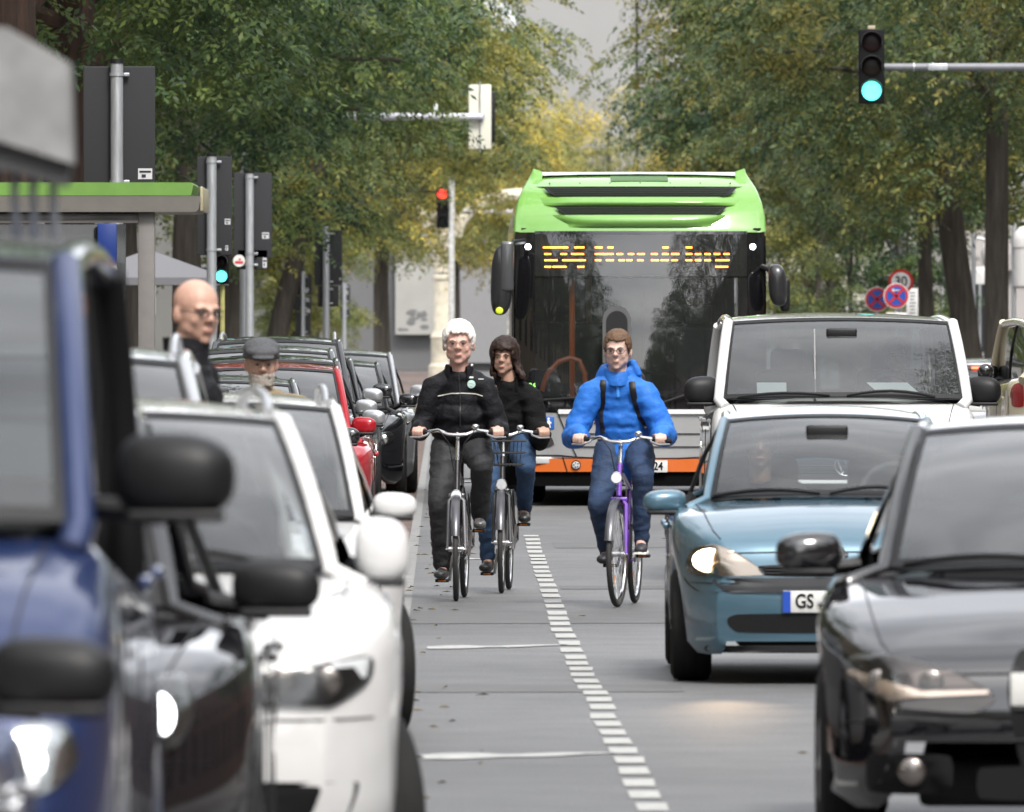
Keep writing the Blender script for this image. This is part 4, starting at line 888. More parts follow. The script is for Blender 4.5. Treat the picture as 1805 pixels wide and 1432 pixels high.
def hairshell(root, M, m, scale=1.0, line=.045, side=-.01, back=-.06, thick=.012, name='hair', puff=0, extra=None, seed=0):
    """hair as a cap over the skull, open at the face"""
    rn = random.Random(seed); h = MB(); T = M @ Matrix.Scale(scale, 4)
    pts = []
    for i in range(1300):
        z = rn.uniform(-.9, 1); ph = rn.uniform(0, 2*pi); r = sqrt(1-z*z); d = V(r*cos(ph), r*sin(ph), z)
        p = V(d.x*(.078+thick*.5), .012+d.y*(.097+thick*.5), .035+d.z*(.089+thick*.5))
        fy_ = -p.y
        lim = lerp(back, line, ss(-.02, .075, fy_)) if fy_ > -.02 else back
        if abs(p.x) > .05 and fy_ > -.02: lim = min(lim, lerp(line, side, ss(.05, .076, abs(p.x)))) if fy_ < .06 else lim
        if p.z < lim: continue
        pts.append((p, d))
    for p, d in pts:
        k = rn.uniform(.8, 1.1)*thick; g = d*(puff*rn.uniform(0, 1))
        h.merge(MB().ell(p+g, (k, k, k*rn.uniform(.8, 1.3)), 7, 5), T)
    if extra: extra(h, T, rn)
    return bake(h, name, m, root, .0055*scale, 5)
def hand(sk, M, side, grip=True):
    """M: frame at the grip centre (x along the bar outward), wrist behind at +y; side: +1 = thumb towards -x"""
    def ch(pts_): 
        q = MB().chain([(V(*p), r) for p, r in pts_], 8); sk.merge(q, M)
    q = MB().ell((0, 0, 0), (.042, .044, .019), 14, 10, M=Matrix.Rotation(radians(-18), 4, 'X')); q.v = [(a, b+.042, c+.022) for a, b, c in q.v]; sk.merge(q, M)
    for i, ln in enumerate((1.0, 1.08, 1.0, .82)):
        o = (i-1.5)*.0215*side; r = .0105 if i < 3 else .009
        ch([((o, .028, .032), r*1.12), ((o, -.012, .034+.002*ln), r*1.03), ((o, -.034*ln, .012), r*.97), ((o, -.028*ln, -.014), r*.9), ((o, -.008, -.024), r*.82)])
    ch([((-.036*side, .055, .012), .014), ((-.047*side, .022, -.004), .012), ((-.043*side, -.004, -.016), .010)])
def bicycle(label, loc, rz, frame_m, steer=0, crank=0, bar_z=1.09, lamp=True, lamp_z=.80, step=False, basket=False):
    b = empty('bicycle', loc, rz); tag(b, label, 'bicycle'); Rw = .345; WB = 1.08
    St = Matrix.Translation((0, .04, .6)) @ Matrix.Rotation(steer, 4, 'Z') @ Matrix.Translation((0, -.04, -.6))
    def whl(M, nm):
        Mr = M @ Matrix.Rotation(pi/2, 4, 'Y')
        t_ = MB(); t_.lathe([(Rw+.0175*cos(a)-.018, .0185*sin(a)) for a in np.linspace(0, 2*pi, 11)[:-1]], 48, Mr, closed=True); w_ = t_.build(nm, mat('bike_tyre', (.03, .03, .03), .7), b)
        r_ = MB(); r_.lathe([(Rw-.034, -.012), (Rw-.026, -.013), (Rw-.048, -.009), (Rw-.052, 0), (Rw-.048, .009), (Rw-.026, .013), (Rw-.034, .012)], 48, Mr); r_.build('rim', chrome, w_)
        s_ = MB()
        for k in range(28):
            a = 2*pi*k/28; off = .028 if k % 2 else -.028; s_.cyl(Mr @ V(.02*cos(a+1.2), .02*sin(a+1.2), off), Mr @ V((Rw-.05)*cos(a), (Rw-.05)*sin(a), 0), .0013, n=4)
        s_.build('spokes', chrome, w_); h_ = MB(); h_.cyl(Mr @ V(0, 0, -.05), Mr @ V(0, 0, .05), .018, n=12); h_.cyl(Mr @ V(0, 0, -.068), Mr @ V(0, 0, .068), .007, n=8); h_.build('hub', alu, w_)
        q = MB(); rr = MB().box((0, 0, Rw*.55), (.004, .03, .06), .002); q.merge(rr, M @ Matrix.Rotation(radians(150), 4, 'X')); q.build('spoke_reflector', lamp_on('glowing_orange_reflector', (.5, .16, .02), .02), w_)  # reflector glows faintly by itself, standing in for caught light
        return w_
    MF = Matrix.Translation((0, 0, Rw)) @ Matrix.Rotation(steer, 4, 'Z'); MR = Matrix.Translation((0, WB, Rw))
    whl(MF, 'front_wheel'); whl(MR, 'rear_wheel')
    hb, ht = V(0, .10, .72), V(0, .17, .93); bb = V(0, .58, .29); sb = V(0, .76, .80)
    f_ = MB(); f_.tube([hb, ht], .018, 10)
    if step: f_.tube([ht+V(0, .01, -.05), V(0, .36, .52), bb+V(0, .01, .02)], .015, 8); f_.tube([hb+V(0, .01, .02), V(0, .33, .42), bb], .015, 8)
    else: f_.tube([ht+V(0, .0, -.03), sb+V(0, -.02, -.04)], .014, 8); f_.tube([hb+V(0, .005, .03), bb], .016, 8)
    f_.tube([bb, sb], .015, 8)
    for s_ in (-1, 1): f_.tube([bb+V(s_*.03, .02, 0), V(s_*.062, WB, Rw)], .009, 6); f_.tube([sb+V(s_*.012, 0, -.06), V(s_*.062, WB, Rw)], .008, 6)
    f_.build('frame', frame_m, b)
    f_ = MB()
    for s_ in (-1, 1): f_.tube([St @ p for p in (V(s_*.012, .085, .70), V(s_*.048, .075, .665), V(s_*.056, .03, .45), V(s_*.060, 0, Rw))], [.013, .015, .012, .009], 8)
    f_.box(St @ V(0, .085, .70), (.11, .03, .028), .01); f_.build('fork', frame_m if step or rz < -.1 else mat('fork_grey', (.16, .16, .17), .35, .7), b)
    for M_, a0, a1, nm in ((MF, 25, 165, 'mudguard'), (MR, -5, 150, 'mudguard')):
        P = []
        for a in np.linspace(radians(a0), radians(a1), 22):
            P.append([M_ @ V(x, (Rw+.016-.35*x*x*20)*cos(a) if nm == 'x' else (Rw+.02-14*x*x)*cos(a), (Rw+.02-14*x*x)*sin(a)) for x in np.linspace(-.028, .028, 6)])
        MB().grid(P).build(nm, mat('mudguard_grey', (.10, .10, .11), .3, .6), b)
    f_ = MB(); top_ = V(0, .215, bar_z-.01); f_.tube([ht, V(0, .205, bar_z-.05), top_], .0135, 8); f_.tube([top_, V(0, .15, bar_z)], .014, 8); f_.build('stem', chrome, b)
    f_ = MB(); f_.tube([V(-.31, .27, bar_z+.0), V(-.22, .24, bar_z+.012), V(-.13, .18, bar_z+.025), V(-.06, .15, bar_z), V(0, .148, bar_z-.004), V(.06, .15, bar_z), V(.13, .18, bar_z+.025), V(.22, .24, bar_z+.012), V(.31, .27, bar_z)], .0115, 8)
    hbar = f_.build('handlebar', chrome, b)
    for s_ in (-1, 1):
        MB().tube([V(s_*.20, .232, bar_z+.014), V(s_*.325, .276, bar_z-.001)], .017, 8).build('grip', rubber, hbar)
        f_ = MB(); f_.tube([V(s_*.19, .225, bar_z+.012), V(s_*.2, .19, bar_z-.004), V(s_*.25, .185, bar_z-.022), V(s_*.32, .215, bar_z-.02)], [.009, .007, .006, .005], 6); f_.build('brake_lever', alu, hbar)
        f_ = MB(); f_.tube([V(s_*.18, .21, bar_z+.01), V(s_*.12, .10, bar_z+.03), V(s_*.05, .07, bar_z-.06), V(s_*.02, .08, .86)], .0035, 5); f_.build('brake_cable', black, hbar)
    MB().ell((.12, .165, bar_z+.05), (.026, .022, .018), 12, 8).build('bell', chrome, hbar)
    if lamp:
        f_ = MB(); Ml = Matrix.Translation(St @ V(0, -.005, lamp_z)) @ Matrix.Rotation(pi/2, 4, 'X'); f_.lathe([(.004, -.05), (.025, -.045), (.036, -.01), (.040, .02), (.036, .026)], 20, Ml); f_.tube([St @ V(0, .03, lamp_z-.01), St @ V(0, .09, lamp_z-.03)], .007, 6); lo = f_.build('headlamp', chrome, b)
        f_ = MB(); f_.lathe([(0, .026), (.034, .024)], 20, Ml); f_.build('lamp_glass', mat('lamp_glass', (.75, .78, .8), .1, coat=1), lo)
    f_ = MB(); f_.ell((0, .86, .955), (.075, .125, .028), 16, 10); f_.ell((0, .74, .96), (.03, .09, .022), 12, 8); f_.build('saddle', black, b)
    MB().tube([sb, V(0, .81, .94)], .0125, 8).build('seat_post', chrome, b)
    ped = {}
    f_ = MB(); Mc = Matrix.Rotation(pi/2, 4, 'Y'); f_.lathe([(.085, -.003), (.09, .003), (.05, .004), (.05, -.004)], 28, Matrix.Translation((-.045, bb.y, bb.z)) @ Mc, closed=True)
    for s_ in (-1, 1):
        a = crank+(0 if s_ > 0 else pi); e_ = V(s_*.075, bb.y-.17*cos(a), bb.z+.17*sin(a)); f_.tube([V(s_*.055, bb.y, bb.z), e_], .011, 6)
        ped[s_] = V(s_*.125, e_.y, e_.z)
    f_.build('crank', alu, b)
    for s_ in (-1, 1):
        f_ = MB(); f_.box(ped[s_], (.09, .085, .022), .005); po = f_.build('pedal', black, b); MB().box(ped[s_]+V(0, -.045, 0), (.05, .005, .010)).build('pedal_reflector', lamp_on('glowing_orange_reflector', (.5, .16, .02), .02), po)  # pedal reflectors get the same faint glow, though no lamp
    if True:
        f_ = MB(); f_.tube([V(-.06, WB-.02, .78), V(-.06, WB-.25, .80), V(.06, WB-.25, .80), V(.06, WB-.02, .78), V(.06, WB+.2, .77), V(-.06, WB+.2, .77)], .006, 6, closed=True)
        for s_ in (-1, 1): f_.tube([V(s_*.06, WB+.05, .775), V(s_*.065, WB, Rw+.02)], .005, 6)
        f_.build('luggage_rack', alu, b)
    if basket:
        f_ = MB(); 
        for zz, ww in ((.88, .9), (.96, .95), (1.04, 1.0)): f_.tube([V(x*ww, y-.02, zz) for x, y in ((-.17, -.24), (.17, -.24), (.17, .02), (-.17, .02))], .006, 5, closed=True)
        for i in range(12):
            x = lerp(-.15, .15, i/11); f_.tube([V(x, -.25, 1.04), V(x*.9, -.23, .87), V(x*.9, 0, .87)], .003, 4)
        f_.build('basket', black, b)
    return b, ped, bar_z
def rider(label, bike, pos, rz, ped, bar_z, o):
    """o: options. A seated cyclist in the bicycle's own frame"""
    r = empty('person', pos, rz); tag(r, label, 'person')
    k = o.get('girth', 1.0); hip = V(0, .80, 1.03); hx = o.get('lean_x', 0)
    neck = V(hx, o.get('neck_y', .60), o.get('neck_z', 1.53)); sk = MB(); jk = MB(); tr = MB(); shs = []
    hs = o.get('hs', 1.0); hc = V(neck.x+o.get('hx', 0), neck.y-.045, neck.z+.155*hs); MH = Matrix.Translation(hc) @ Matrix.Rotation(o.get('yaw', 0), 4, 'Z') @ Matrix.Rotation(o.get('pitch', 0), 4, 'X') @ Matrix.Rotation(o.get('roll', 0), 4, 'Y')
    head(sk, MH, hs*o.get('hw', 1.0), o.get('fx', 1.0)); sk.cap(neck+V(0, .0, -.02), .062*hs, hc+V(0, .02, -.06), .055*hs)
    spine = lambda t: hip.lerp(neck, t)+V(0, .045*sin(pi*t), 0)
    def torso(mb, g, depth=1.0):
        for t, rx, ry, rz_ in ((0, .165, .135, .12), (.22, .155*g**.7, .13*g, .13), (.42, .155*g**.7, .13*g, .13), (.62, .158, .125*g**.5, .13), (.78, .155, .112, .12), (.90, .115, .088, .075)):
            c = spine(t)+V(0, -.02*(g-1)*6*(1-abs(t-.35)*1.5), 0); mb.ell(c, (rx, ry*depth, rz_), 18, 12)
    sw = o.get('sw', .165)
    torso(sk, k*.93)
    puff = o.get('puff', .018); jk_g = MB(); torso(jk, k*1.08)
    jk.v = [((v[0]-hx)*(1+puff*3)+hx, (v[1]-.7)*(1+puff*3)+.7, v[2]) for v in jk.v]
    for s_ in (-1, 1):
        shd = neck+V(s_*sw, .01, -.125); g = V(s_*.262+o.get('gx', 0), .258, bar_z+.004); wr = g+V(s_*-.008, .085, .035)
        el, wr2 = ik(shd, wr, .30, .275, o.get('pole', (s_*.8, .35, -.55)) if not isinstance(o.get('pole'), dict) else o['pole'][s_])
        sk.chain([(neck+V(s_*.05, .01, -.05), .06), (shd, .06), (el, .04), (wr, .026)]); sk.cap(wr, .026, g+V(0, .05, .025), .024)
        Mh = Matrix.Translation(g) @ Matrix.Rotation(s_*radians(18), 4, 'Z'); hand(sk, Mh, s_)
        a_ = el.lerp(wr, .5)
        jk.chain([(neck+V(s_*.045, .015, -.055), .055+puff), (shd, .058+puff), (shd.lerp(el, .5), .055+puff), (el, .049+puff), (a_, .046+puff), (el.lerp(wr, .88), .040+puff*.8)])
        jk.chain([(el.lerp(wr, .86), .045+puff*.6), (el.lerp(wr, .97), .036+puff*.5)])
        # legs
        hj = hip+V(s_*.095, -.02, -.03); an = ped[s_]+V(s_*.0, .095, .105); kn, an2 = ik(hj, an, .45, .455, (s_*o.get('splay', .16), -1, .25))
        an = an2
        sk.chain([(hj, .075), (kn, .05), (an, .036)]); sk.cap(an, .036, an+V(0, -.08, -.07), .03)
        tk = o.get('tk', 1.0)
        tr.chain([(hip+V(s_*.06, 0, .0), .125*tk), (hj+V(0, -.05, 0), .105*tk), (hj.lerp(kn, .55), .088*tk), (kn, .068*tk), (kn.lerp(an, .35), .064*tk), (kn.lerp(an, .8), .054*tk*o.get('flare', 1)), (kn.lerp(an, .97), .053*tk*o.get('flare', 1))])
        ft = ped[s_]+V(s_*.005, 0, .012)
        dn = V(0, -.12, o.get('toe', {}).get(s_, -.02)); hl = an+V(0, .035, -.06); to = ft+V(0, -.09, .035)+V(0, 0, o.get('toe', {}).get(s_, 0))
        sh = MB(); shs.append(sh)
        sh.chain([(an+V(0, 0, -.03), .045), (hl, .040), (ft+V(0, .0, .035), .040), (to, .034)]); sh.ell(to+V(s_*.004, -.005, -.004), (.046, .055, .032), 12, 8); sh.ell(ft+V(0, .02, .02), (.044, .07, .02), 12, 8)
    tr.ell(hip, (.17, .14, .11))
    hem = o.get('hem', .0)
    if hem: jk.ell(hip+V(0, -.01, -.05*hem), (.19, .165, .13*hem+.05), 18, 12)
    # collar
    cz_ = neck+V(0, -.01, .0)
    bake(sk, 'body', o['skin'], r, .0065, 5)
    j = bake(jk, 'jacket', o['jacket'], r, .012, 5, o.get('fold', .022), .075)
    c_ = MB(); R_ = o.get('collar', .078); n_ = 24; rows = []
    for t, rr, zz in ((0, R_+.012, -.055), (.4, R_+.014, -.02), (.8, R_+.008, .015), (1, R_+.002, .034), (1, R_-.010, .032), (.5, R_-.014, 0), (0, R_-.01, -.06)):
        rows.append([cz_+V(rr*sin(a), -rr*1.02*cos(a)+.012, zz+(-.028 if o.get('vneck') else -.012)*max(0, cos(a))**3) for a in (np.linspace(.62, 2*pi-.62, n_+1) if o.get('vneck') else np.linspace(0, 2*pi, n_+1))])
    c_.grid(rows); c_.build('collar', o.get('collar_m', o['jacket']), r, angle=80)
    bake(tr, 'trousers', o['trousers'], r, .012, 4, .016, .06)
    for sh_ in shs: bake(sh_, 'shoe', o['shoes'], r, .008, 3)
    face_parts(r, MH, None, o['brow'], o.get('glasses'), o.get('lips', (.46, .22, .18)), hs*o.get('hw', 1.0), o.get('gcol'))
    return r, MH, neck, hip, spine
cloth_black = mat('black_jacket_cloth', (.0065, .007, .0095), .7, var=.25, vs=5, bump=.3, bs=60, spec=.25); cloth_wool = mat('black_wool_coat', (.0065, .0065, .007), .9, var=.2, vs=6, bump=.4, bs=90, spec=.2)
cloth_blue = mat('blue_padded_cloth', (.022, .145, .52), .6, var=.10, vs=5, bump=.35, bs=28, spec=.3); grey_tr = mat('dark_grey_trousers', (.022, .023, .026), .75, var=.25, vs=5, bump=.3, bs=40); jeans = mat('blue_jeans', (.022, .055, .12), .8, var=.35, vs=7, bump=.3, bs=70); jeans_dark = mat('dark_blue_jeans', (.020, .042, .095), .8, var=.35, vs=7, bump=.3, bs=70)
white_hair = mat('white_hair', (.74, .72, .68), .8, var=.1, vs=60, bump=.15, bs=120, spec=.2); brown_hair = mat('brown_hair', (.11, .06, .03), .6, var=.3, vs=60, bump=.5, bs=150); dark_hair = mat('dark_hair', (.020, .009, .006), .55, var=.35, vs=40, bump=.2, bs=90, spec=.3)
# white-haired man
D1 = 75.2; X1 = (804-VX)/F*D1
b1, ped1, bz1 = bicycle('silver and black bicycle ridden by the white-haired man', (X1, D1, 0), radians(-3), mat('black_bike_paint', (.015, .015, .017), .25, coat=1), radians(2), radians(80), 1.105, True, .70)
m1, MH1, nk1, hp1, sp1 = rider('white-haired man in black jacket and grey trousers riding towards us', b1, (X1, D1, 0), radians(-3), ped1, bz1, dict(girth=1.32, skin=skin_ruddy, jacket=cloth_black, trousers=grey_tr, shoes=mat('silver_black_trainers', (.12, .12, .12), .3, .4, var=.7, vs=20), brow=mat('white_brow', (.6, .58, .55), .7),
    neck_z=1.535, neck_y=.58, hs=1.10, hw=1.06, sw=.172, puff=.016, lean_x=-.01, glasses=.0010, fx=1.10, gcol=mat('thin_brown_frames', (.16, .11, .09), .5), flare=1.15, tk=1.08, splay=.12, pitch=radians(2), vneck=1, hem=.3, collar=.088, pole={-1: (-.34, .4, -1), 1: (.34, .4, -1)}, lips=(.45, .2, .16)))
def wisps(h, T, rn):
    for i in range(60):
        a = rn.uniform(0, 2*pi); z_ = rn.uniform(.25, .98); r_ = sqrt(1-z_*z_); p = V(.088*r_*cos(a), .012+.107*r_*sin(a), .035+.099*z_); 
        if p.y < -.05: continue
        h.merge(MB().ell(p, (.012, .012, .012), 6, 4), T)
hairshell(m1, MH1, white_hair, 1.17, .066, .01, -.05, .012, puff=.005, extra=wisps, seed=3)
def onchest(nk, x, z, off=-.155): return V(x, off, z)
def chest_dec(parent, jacket_name, pts, r, name, m, n=5):
    """piping or a badge laid on the front of a jacket"""
    jo = [o for o in bpy.data.objects if o.parent == parent and o.name.startswith(jacket_name)][0]
    t = BVHTree.FromPolygons([v.co for v in jo.data.vertices], [p.vertices for p in jo.data.polygons])
    P = []
    for x, z in pts:
        h = t.ray_cast(V(x, -1, z), V(0, 1, 0))[0]
        P.append((h if h is not None else V(x, .5, z))+V(0, -.003, 0))
    return P
def strip(parent, pts, wd, name, m, seg=10, par2=None):
    q = []
    for (a, b), (c, d) in zip(pts, pts[1:]):
        for k in range(seg): q.append((lerp(a, c, k/seg), lerp(b, d, k/seg)))
    q.append(pts[-1]); c_ = chest_dec(parent, 'jacket', q, 0, name, m)
    return MB().tube(c_, [(.004, wd)]*len(c_), 8, rz=(0, 1, 0)).build(name, m, par2 or [o for o in bpy.data.objects if o.parent == parent and o.name.startswith('jacket')][0], angle=80)
silverp = mat('reflective_piping', (.55, .54, .48), .4)
strip(m1, [(-.15, 1.355), (-.06, 1.372), (.02, 1.374), (.10, 1.37), (.15, 1.355)], .004, 'piping', silverp)
strip(m1, [(-.01, 1.50), (0, 1.38), (.0, 1.15)], .005, 'zip', mat('zip_metal', (.08, .08, .08), .4, .8))
for (x, z, r_) in ((.075, 1.435, .026),):
    c_ = chest_dec(m1, 'jacket', [(x, z)], 0, '', None)[0]; Mx = Matrix.Translation(c_) @ Matrix.Rotation(radians(90), 4, 'X'); jo = [o for o in bpy.data.objects if o.parent == m1 and o.name.startswith('jacket')][0]
    q = MB(); q.lathe([(0, .006), (r_, .005), (r_+.002, 0)], 20, Mx); bo_ = q.build('badge', mat('badge_mint', (.42, .62, .56), .5), jo)
    q = MB(); q.tube([c_+V(-.014, -.008, .01), c_+V(0, -.008, .016), c_+V(.012, -.008, .004), c_+V(-.006, -.008, -.008), c_+V(.012, -.008, -.014)], .003, 5); q.box(c_+V(0, -.006, .045), (.03, .006, .012), .003); q.box(c_+V(.065, .004, .035), (.035, .006, .006)); q.build('badge_mark', paper, bo_)
for (x, z) in ((.075, 1.575),):
    c_ = chest_dec(m1, 'jacket', [(x, 1.53)], 0, '', None)[0]; MB().ell(c_+V(0, -.01, .03), (.016, .008, .011), 10, 6).build('snap_button', chrome, m1)
# woman
D2 = 77.4; X2 = (884-VX)/F*D2
b2, ped2, bz2 = bicycle('dark city bicycle with front basket ridden by the dark-haired woman', (X2, D2, 0), radians(-3), mat('dark_bike_paint', (.02, .02, .022), .3, coat=1), radians(1), radians(95), 1.08, True, .74, True, True)
m2, MH2, nk2, hp2, sp2 = rider('dark-haired woman in black coat and blue jeans riding behind the white-haired man', b2, (X2, D2, 0), radians(-3), {1: ped2[-1]*1, -1: ped2[1]*1} and ped2, bz2, dict(girth=1.08, skin=skin_tan, jacket=cloth_wool, trousers=jeans, shoes=mat('black_shoes', (.02, .02, .02), .4), brow=dark_hair,
    neck_z=1.45, neck_y=.64, hs=1.0, hw=.98, sw=.155, puff=.016, lean_x=.02, yaw=radians(-8), roll=radians(3), tk=.98, splay=.1, vneck=1, hem=1.6, hx=-.03, gx=.012, collar=.08, pole={-1: (-.1, .4, -1), 1: (.1, .4, -1)}, lips=(.33, .14, .12)))
def long_hair(h, T, rn):
    for i in range(260):
        a = rn.uniform(radians(-35), radians(215)); t = rn.random(); wv = .02*sin(a*5+t*4)
        r = .076+.022*t+wv*t; p = V(r*cos(a)+.04*t*t, .02+r*.9*sin(a), .03-.155*t)
        if p.y < -.035: continue
        h.merge(MB().ell(p, (.013, .013, .026), 6, 5), T)
hairshell(m2, MH2, dark_hair, 1.06, .052, -.06, -.12, .014, puff=.006, extra=long_hair, seed=5)
# man in blue
D3 = 73.6; X3 = (1088-VX)/F*D3
b3, ped3, bz3 = bicycle('purple bicycle with chrome handlebar ridden by the man in blue', (X3, D3, 0), radians(-7), mat('purple_bike_paint', (.16, .05, .42), .25, coat=1), radians(-3.5), radians(12), 1.075, True, .84)
m3, MH3, nk3, hp3, sp3 = rider('young man with glasses in bright blue jacket and jeans riding a purple bicycle', b3, (X3, D3, 0), radians(-4.5), ped3, bz3, dict(girth=1.1, skin=skin_pale, jacket=cloth_blue, trousers=jeans_dark, shoes=mat('dark_trainers', (.03, .03, .035), .5, var=.3), brow=brown_hair,
    neck_z=1.50, neck_y=.62, hs=1.06, hw=1.0, sw=.175, puff=.028, lean_x=-.035, fold=.020, glasses=.0016, gcol=mat('dark_frames', (.02, .015, .015), .3), fx=1.04, tk=1.0, yaw=radians(-4), pitch=radians(4), splay=.12, hem=.9, collar=.080, pole={-1: (-.55, .4, -1), 1: (.55, .4, -1)}))
hairshell(m3, MH3, brown_hair, 1.06, .064, .01, -.05, .009, seed=7, puff=.002)
for s_, pts_ in ((-1, [(-.125, 1.47), (-.135, 1.36), (-.14, 1.22), (-.13, 1.12)]), (1, [(.06, 1.46), (.075, 1.36), (.11, 1.24), (.16, 1.16)])):
    strip(m3, pts_, .021, 'backpack_strap', black)
strip(m3, [(-.035, 1.47), (-.03, 1.36)], .010, 'front_placket', mat('placket_blue', (.05, .26, .75), .5))
q = MB(); q.box((-.02, .86, 1.32), (.30, .16, .42), .06, 4); pk = q.build('backpack', mat('black_backpack', (.02, .02, .022), .7, var=.2), None); pk.location = m3.location; pk.rotation_euler = m3.rotation_euler
tag(pk, 'black backpack worn by the man in the blue jacket', 'backpack')
hd_ = MB()
for s_ in np.linspace(-1, 1, 17):
    a = s_*radians(150); hd_.cap(nk3+V(.10*sin(a), .05+.075*cos(a), .02+.05*(1-abs(s_))), .028, nk3+V(.12*sin(a)*1.05, .065+.09*cos(a), -.02), .03, 8)
for t_ in np.linspace(0, 1, 5): hd_.cap(nk3+V(.10+.035*t_, .0, .085-.07*t_), .022, nk3+V(.07+.03*t_, .09, .07-.08*t_), .025, 8)
bake(hd_, 'hood', cloth_blue, m3, .009, 3, .01, .05)
for s_, lab in ((1, 0),):
    q = MB(); q.tube([ped3[1]+V(-.035, -.12, .018), ped3[1]+V(0, -.148, .02), ped3[1]+V(.04, -.12, .02), ped3[1]+V(.05, -.04, .02), ped3[1]+V(.045, .05, .03)], [(.011, .005)]*5, 6); q.build('shoe_sole', mat('white_sole', (.65, .65, .62), .5), m3)
# standing men between the parked cars
def stander(label, x, D, h, z0, o):
    r = empty('person', (x, D, z0), o.get('rz', 0)); tag(r, label, 'person'); sk = MB(); ct = MB(); tr = MB(); sh = MB(); hs = o.get('hs', 1.0)
    neck = V(0, 0, h-o.get('nk', .30)*hs); hc = V(0, -.03, h-.135*hs); MH = Matrix.Translation(hc) @ Matrix.Rotation(o.get('yaw', 0), 4, 'Z') @ Matrix.Rotation(o.get('pitch', 0), 4, 'X')
    head(sk, MH, hs*1.05, o.get('fx', 1.0)); sk.cap(neck+V(0, .02, -.04), .062*hs, hc+V(0, .015, -.05), .058*hs)
    def tors(m, g, p):
        for z, rx, ry, rz_ in ((h*.52, .165, .12, .12), (h*.60, .155, .12, .13), (h*.68, .165, .125, .13), (h*.755, .18, .12, .12), (h*.80, .12, .09, .07)): m.ell((0, .01, z), (rx*g+p, ry*g+p, rz_+p), 18, 12)
    tors(sk, .95, 0); tors(ct, 1.05, .015)
    for s_ in (-1, 1):
        shd = V(s_*.195, .01, neck.z-.085); el = V(s_*.25, .04, h*.60); wr = V(s_*.25, -.10, h*.49)
        sk.chain([(V(s_*.05, 0, neck.z-.05), .055), (shd, .06), (el, .042), (wr, .027)]); q = MB(); hand(q, Matrix.Identity(4), s_); q.v = [(a, b, c) for a, b, c in q.v]
        sk.merge(q, Matrix.Translation(wr+V(0, 0, -.06)) @ Matrix.Rotation(radians(80), 4, 'X') @ Matrix.Scale(1, 4))
        ct.chain([(V(s_*.05, .01, neck.z-.05), .075), (shd, .085), (el, .062), (wr+V(0, .02, .02), .046)])
        hj = V(s_*.095, 0, h*.50); kn = V(s_*.10, -.01, h*.27); an = V(s_*.10, .02, .09); sk.chain([(hj, .075), (kn, .05), (an, .036)])
        tr.chain([(hj+V(0, 0, .04), .11), (hj.lerp(kn, .6), .085), (kn, .07), (an+V(0, 0, .03), .06)]); sh.chain([(an, .045), (V(s_*.10, .04, .045), .042), (V(s_*.115, -.12, .04), .038)]); sh.ell((s_*.12, -.14, .036), (.046, .06, .034), 12, 8)
    ct.ell((0, .01, h*.46), (.19, .15, .12)); bake(sk, 'body', o['skin'], r, .0075, 6); bake(ct, 'coat', o['coat'], r, .013, 5, .02, .08); bake(tr, 'trousers', o['trousers'], r, .013, 4, .01, .06); bake(sh, 'shoes', black, r, .01, 3)
    c_ = MB(); R_ = .082; rows = []
    for rr, zz in ((R_+.03, -.055), (R_+.01, -.015), (R_+o.get('cup', 0)*.3, .03+o.get('cup', 0)), (R_-.012+o.get('cup', 0)*.3, .028+o.get('cup', 0)), (R_-.006, -.05)): rows.append([neck+V(rr*sin(a), -rr*cos(a)+.014, zz-.03*max(0, cos(a))**3) for a in np.linspace(0, 2*pi, 25)])
    c_.grid(rows); c_.build('collar', o.get('collar', o['coat']), r, angle=80)
    face_parts(r, MH, None, o['brow'], o.get('glasses'), o.get('lips', (.36, .14, .11)), hs*1.05, o.get('gcol'))
    return r, MH, neck
p4, MH4, nk4 = stander('bald man with thin glasses and dark jacket seen above the parked cars', (334-VX)/F*46.5, 46.5, 2.03, .0, dict(skin=skinmat('bald_skin', (.50, .30, .23)), coat=cloth_black, trousers=grey_tr, brow=mat('thin_brow', (.3, .2, .14), .7), rz=radians(78), fx=1.1, cup=.05, yaw=radians(-44), pitch=radians(5), glasses=.0018, gcol=mat('dark_frames', (.02, .015, .015), .3), hs=1.04, nk=.31, lips=(.42, .22, .18)))
p5, MH5, nk5 = stander('older man in grey flat cap and tan coat standing between parked cars', (461-VX)/F*62, 62, 1.765, .0, dict(skin=skinmat('weathered_skin', (.42, .26, .20)), coat=mat('tan_coat', (.20, .155, .09), .8, var=.2, vs=8, bump=.3), trousers=grey_tr, brow=mat('grey_brow', (.3, .28, .25), .7), yaw=radians(6), pitch=radians(6), collar=mat('navy_scarf', (.03, .05, .10), .9, var=.3), hs=1.05))
cp = MB(); Tc = MH5 @ Matrix.Scale(1.10, 4)
cp.merge(MB().ell((0, .015, .072), (.092, .110, .058), 24, 14), Tc); cp.merge(MB().ell((0, -.035, .062), (.084, .092, .040), 24, 14), Tc); cp.merge(MB().ell((0, -.105, .040), (.058, .038, .011), 20, 8), Tc)
for a in np.linspace(0, 2*pi, 25)[:-1]: cp.merge(MB().ell((.083*cos(a), .012+.102*sin(a), .040), (.012, .014, .016), 8, 6), Tc)
bake(cp, 'flat_cap', mat('grey_tweed', (.075, .078, .085), .9, var=.3, vs=60, bump=.5, bs=150), p5, .006, 3)
bd = MB()
for i in range(150):
    rn = random.Random(i); a = rn.uniform(radians(200), radians(340)); t = rn.random(); bd.merge(MB().ell((.062*cos(a), -.01+.085*sin(a), -.045-.062*t), (.008, .008, .008), 6, 4), MH5 @ Matrix.Scale(1.1, 4))
bake(bd, 'beard', mat('grey_beard', (.28, .25, .22), .8, var=.3, vs=80), p5, .005, 2)
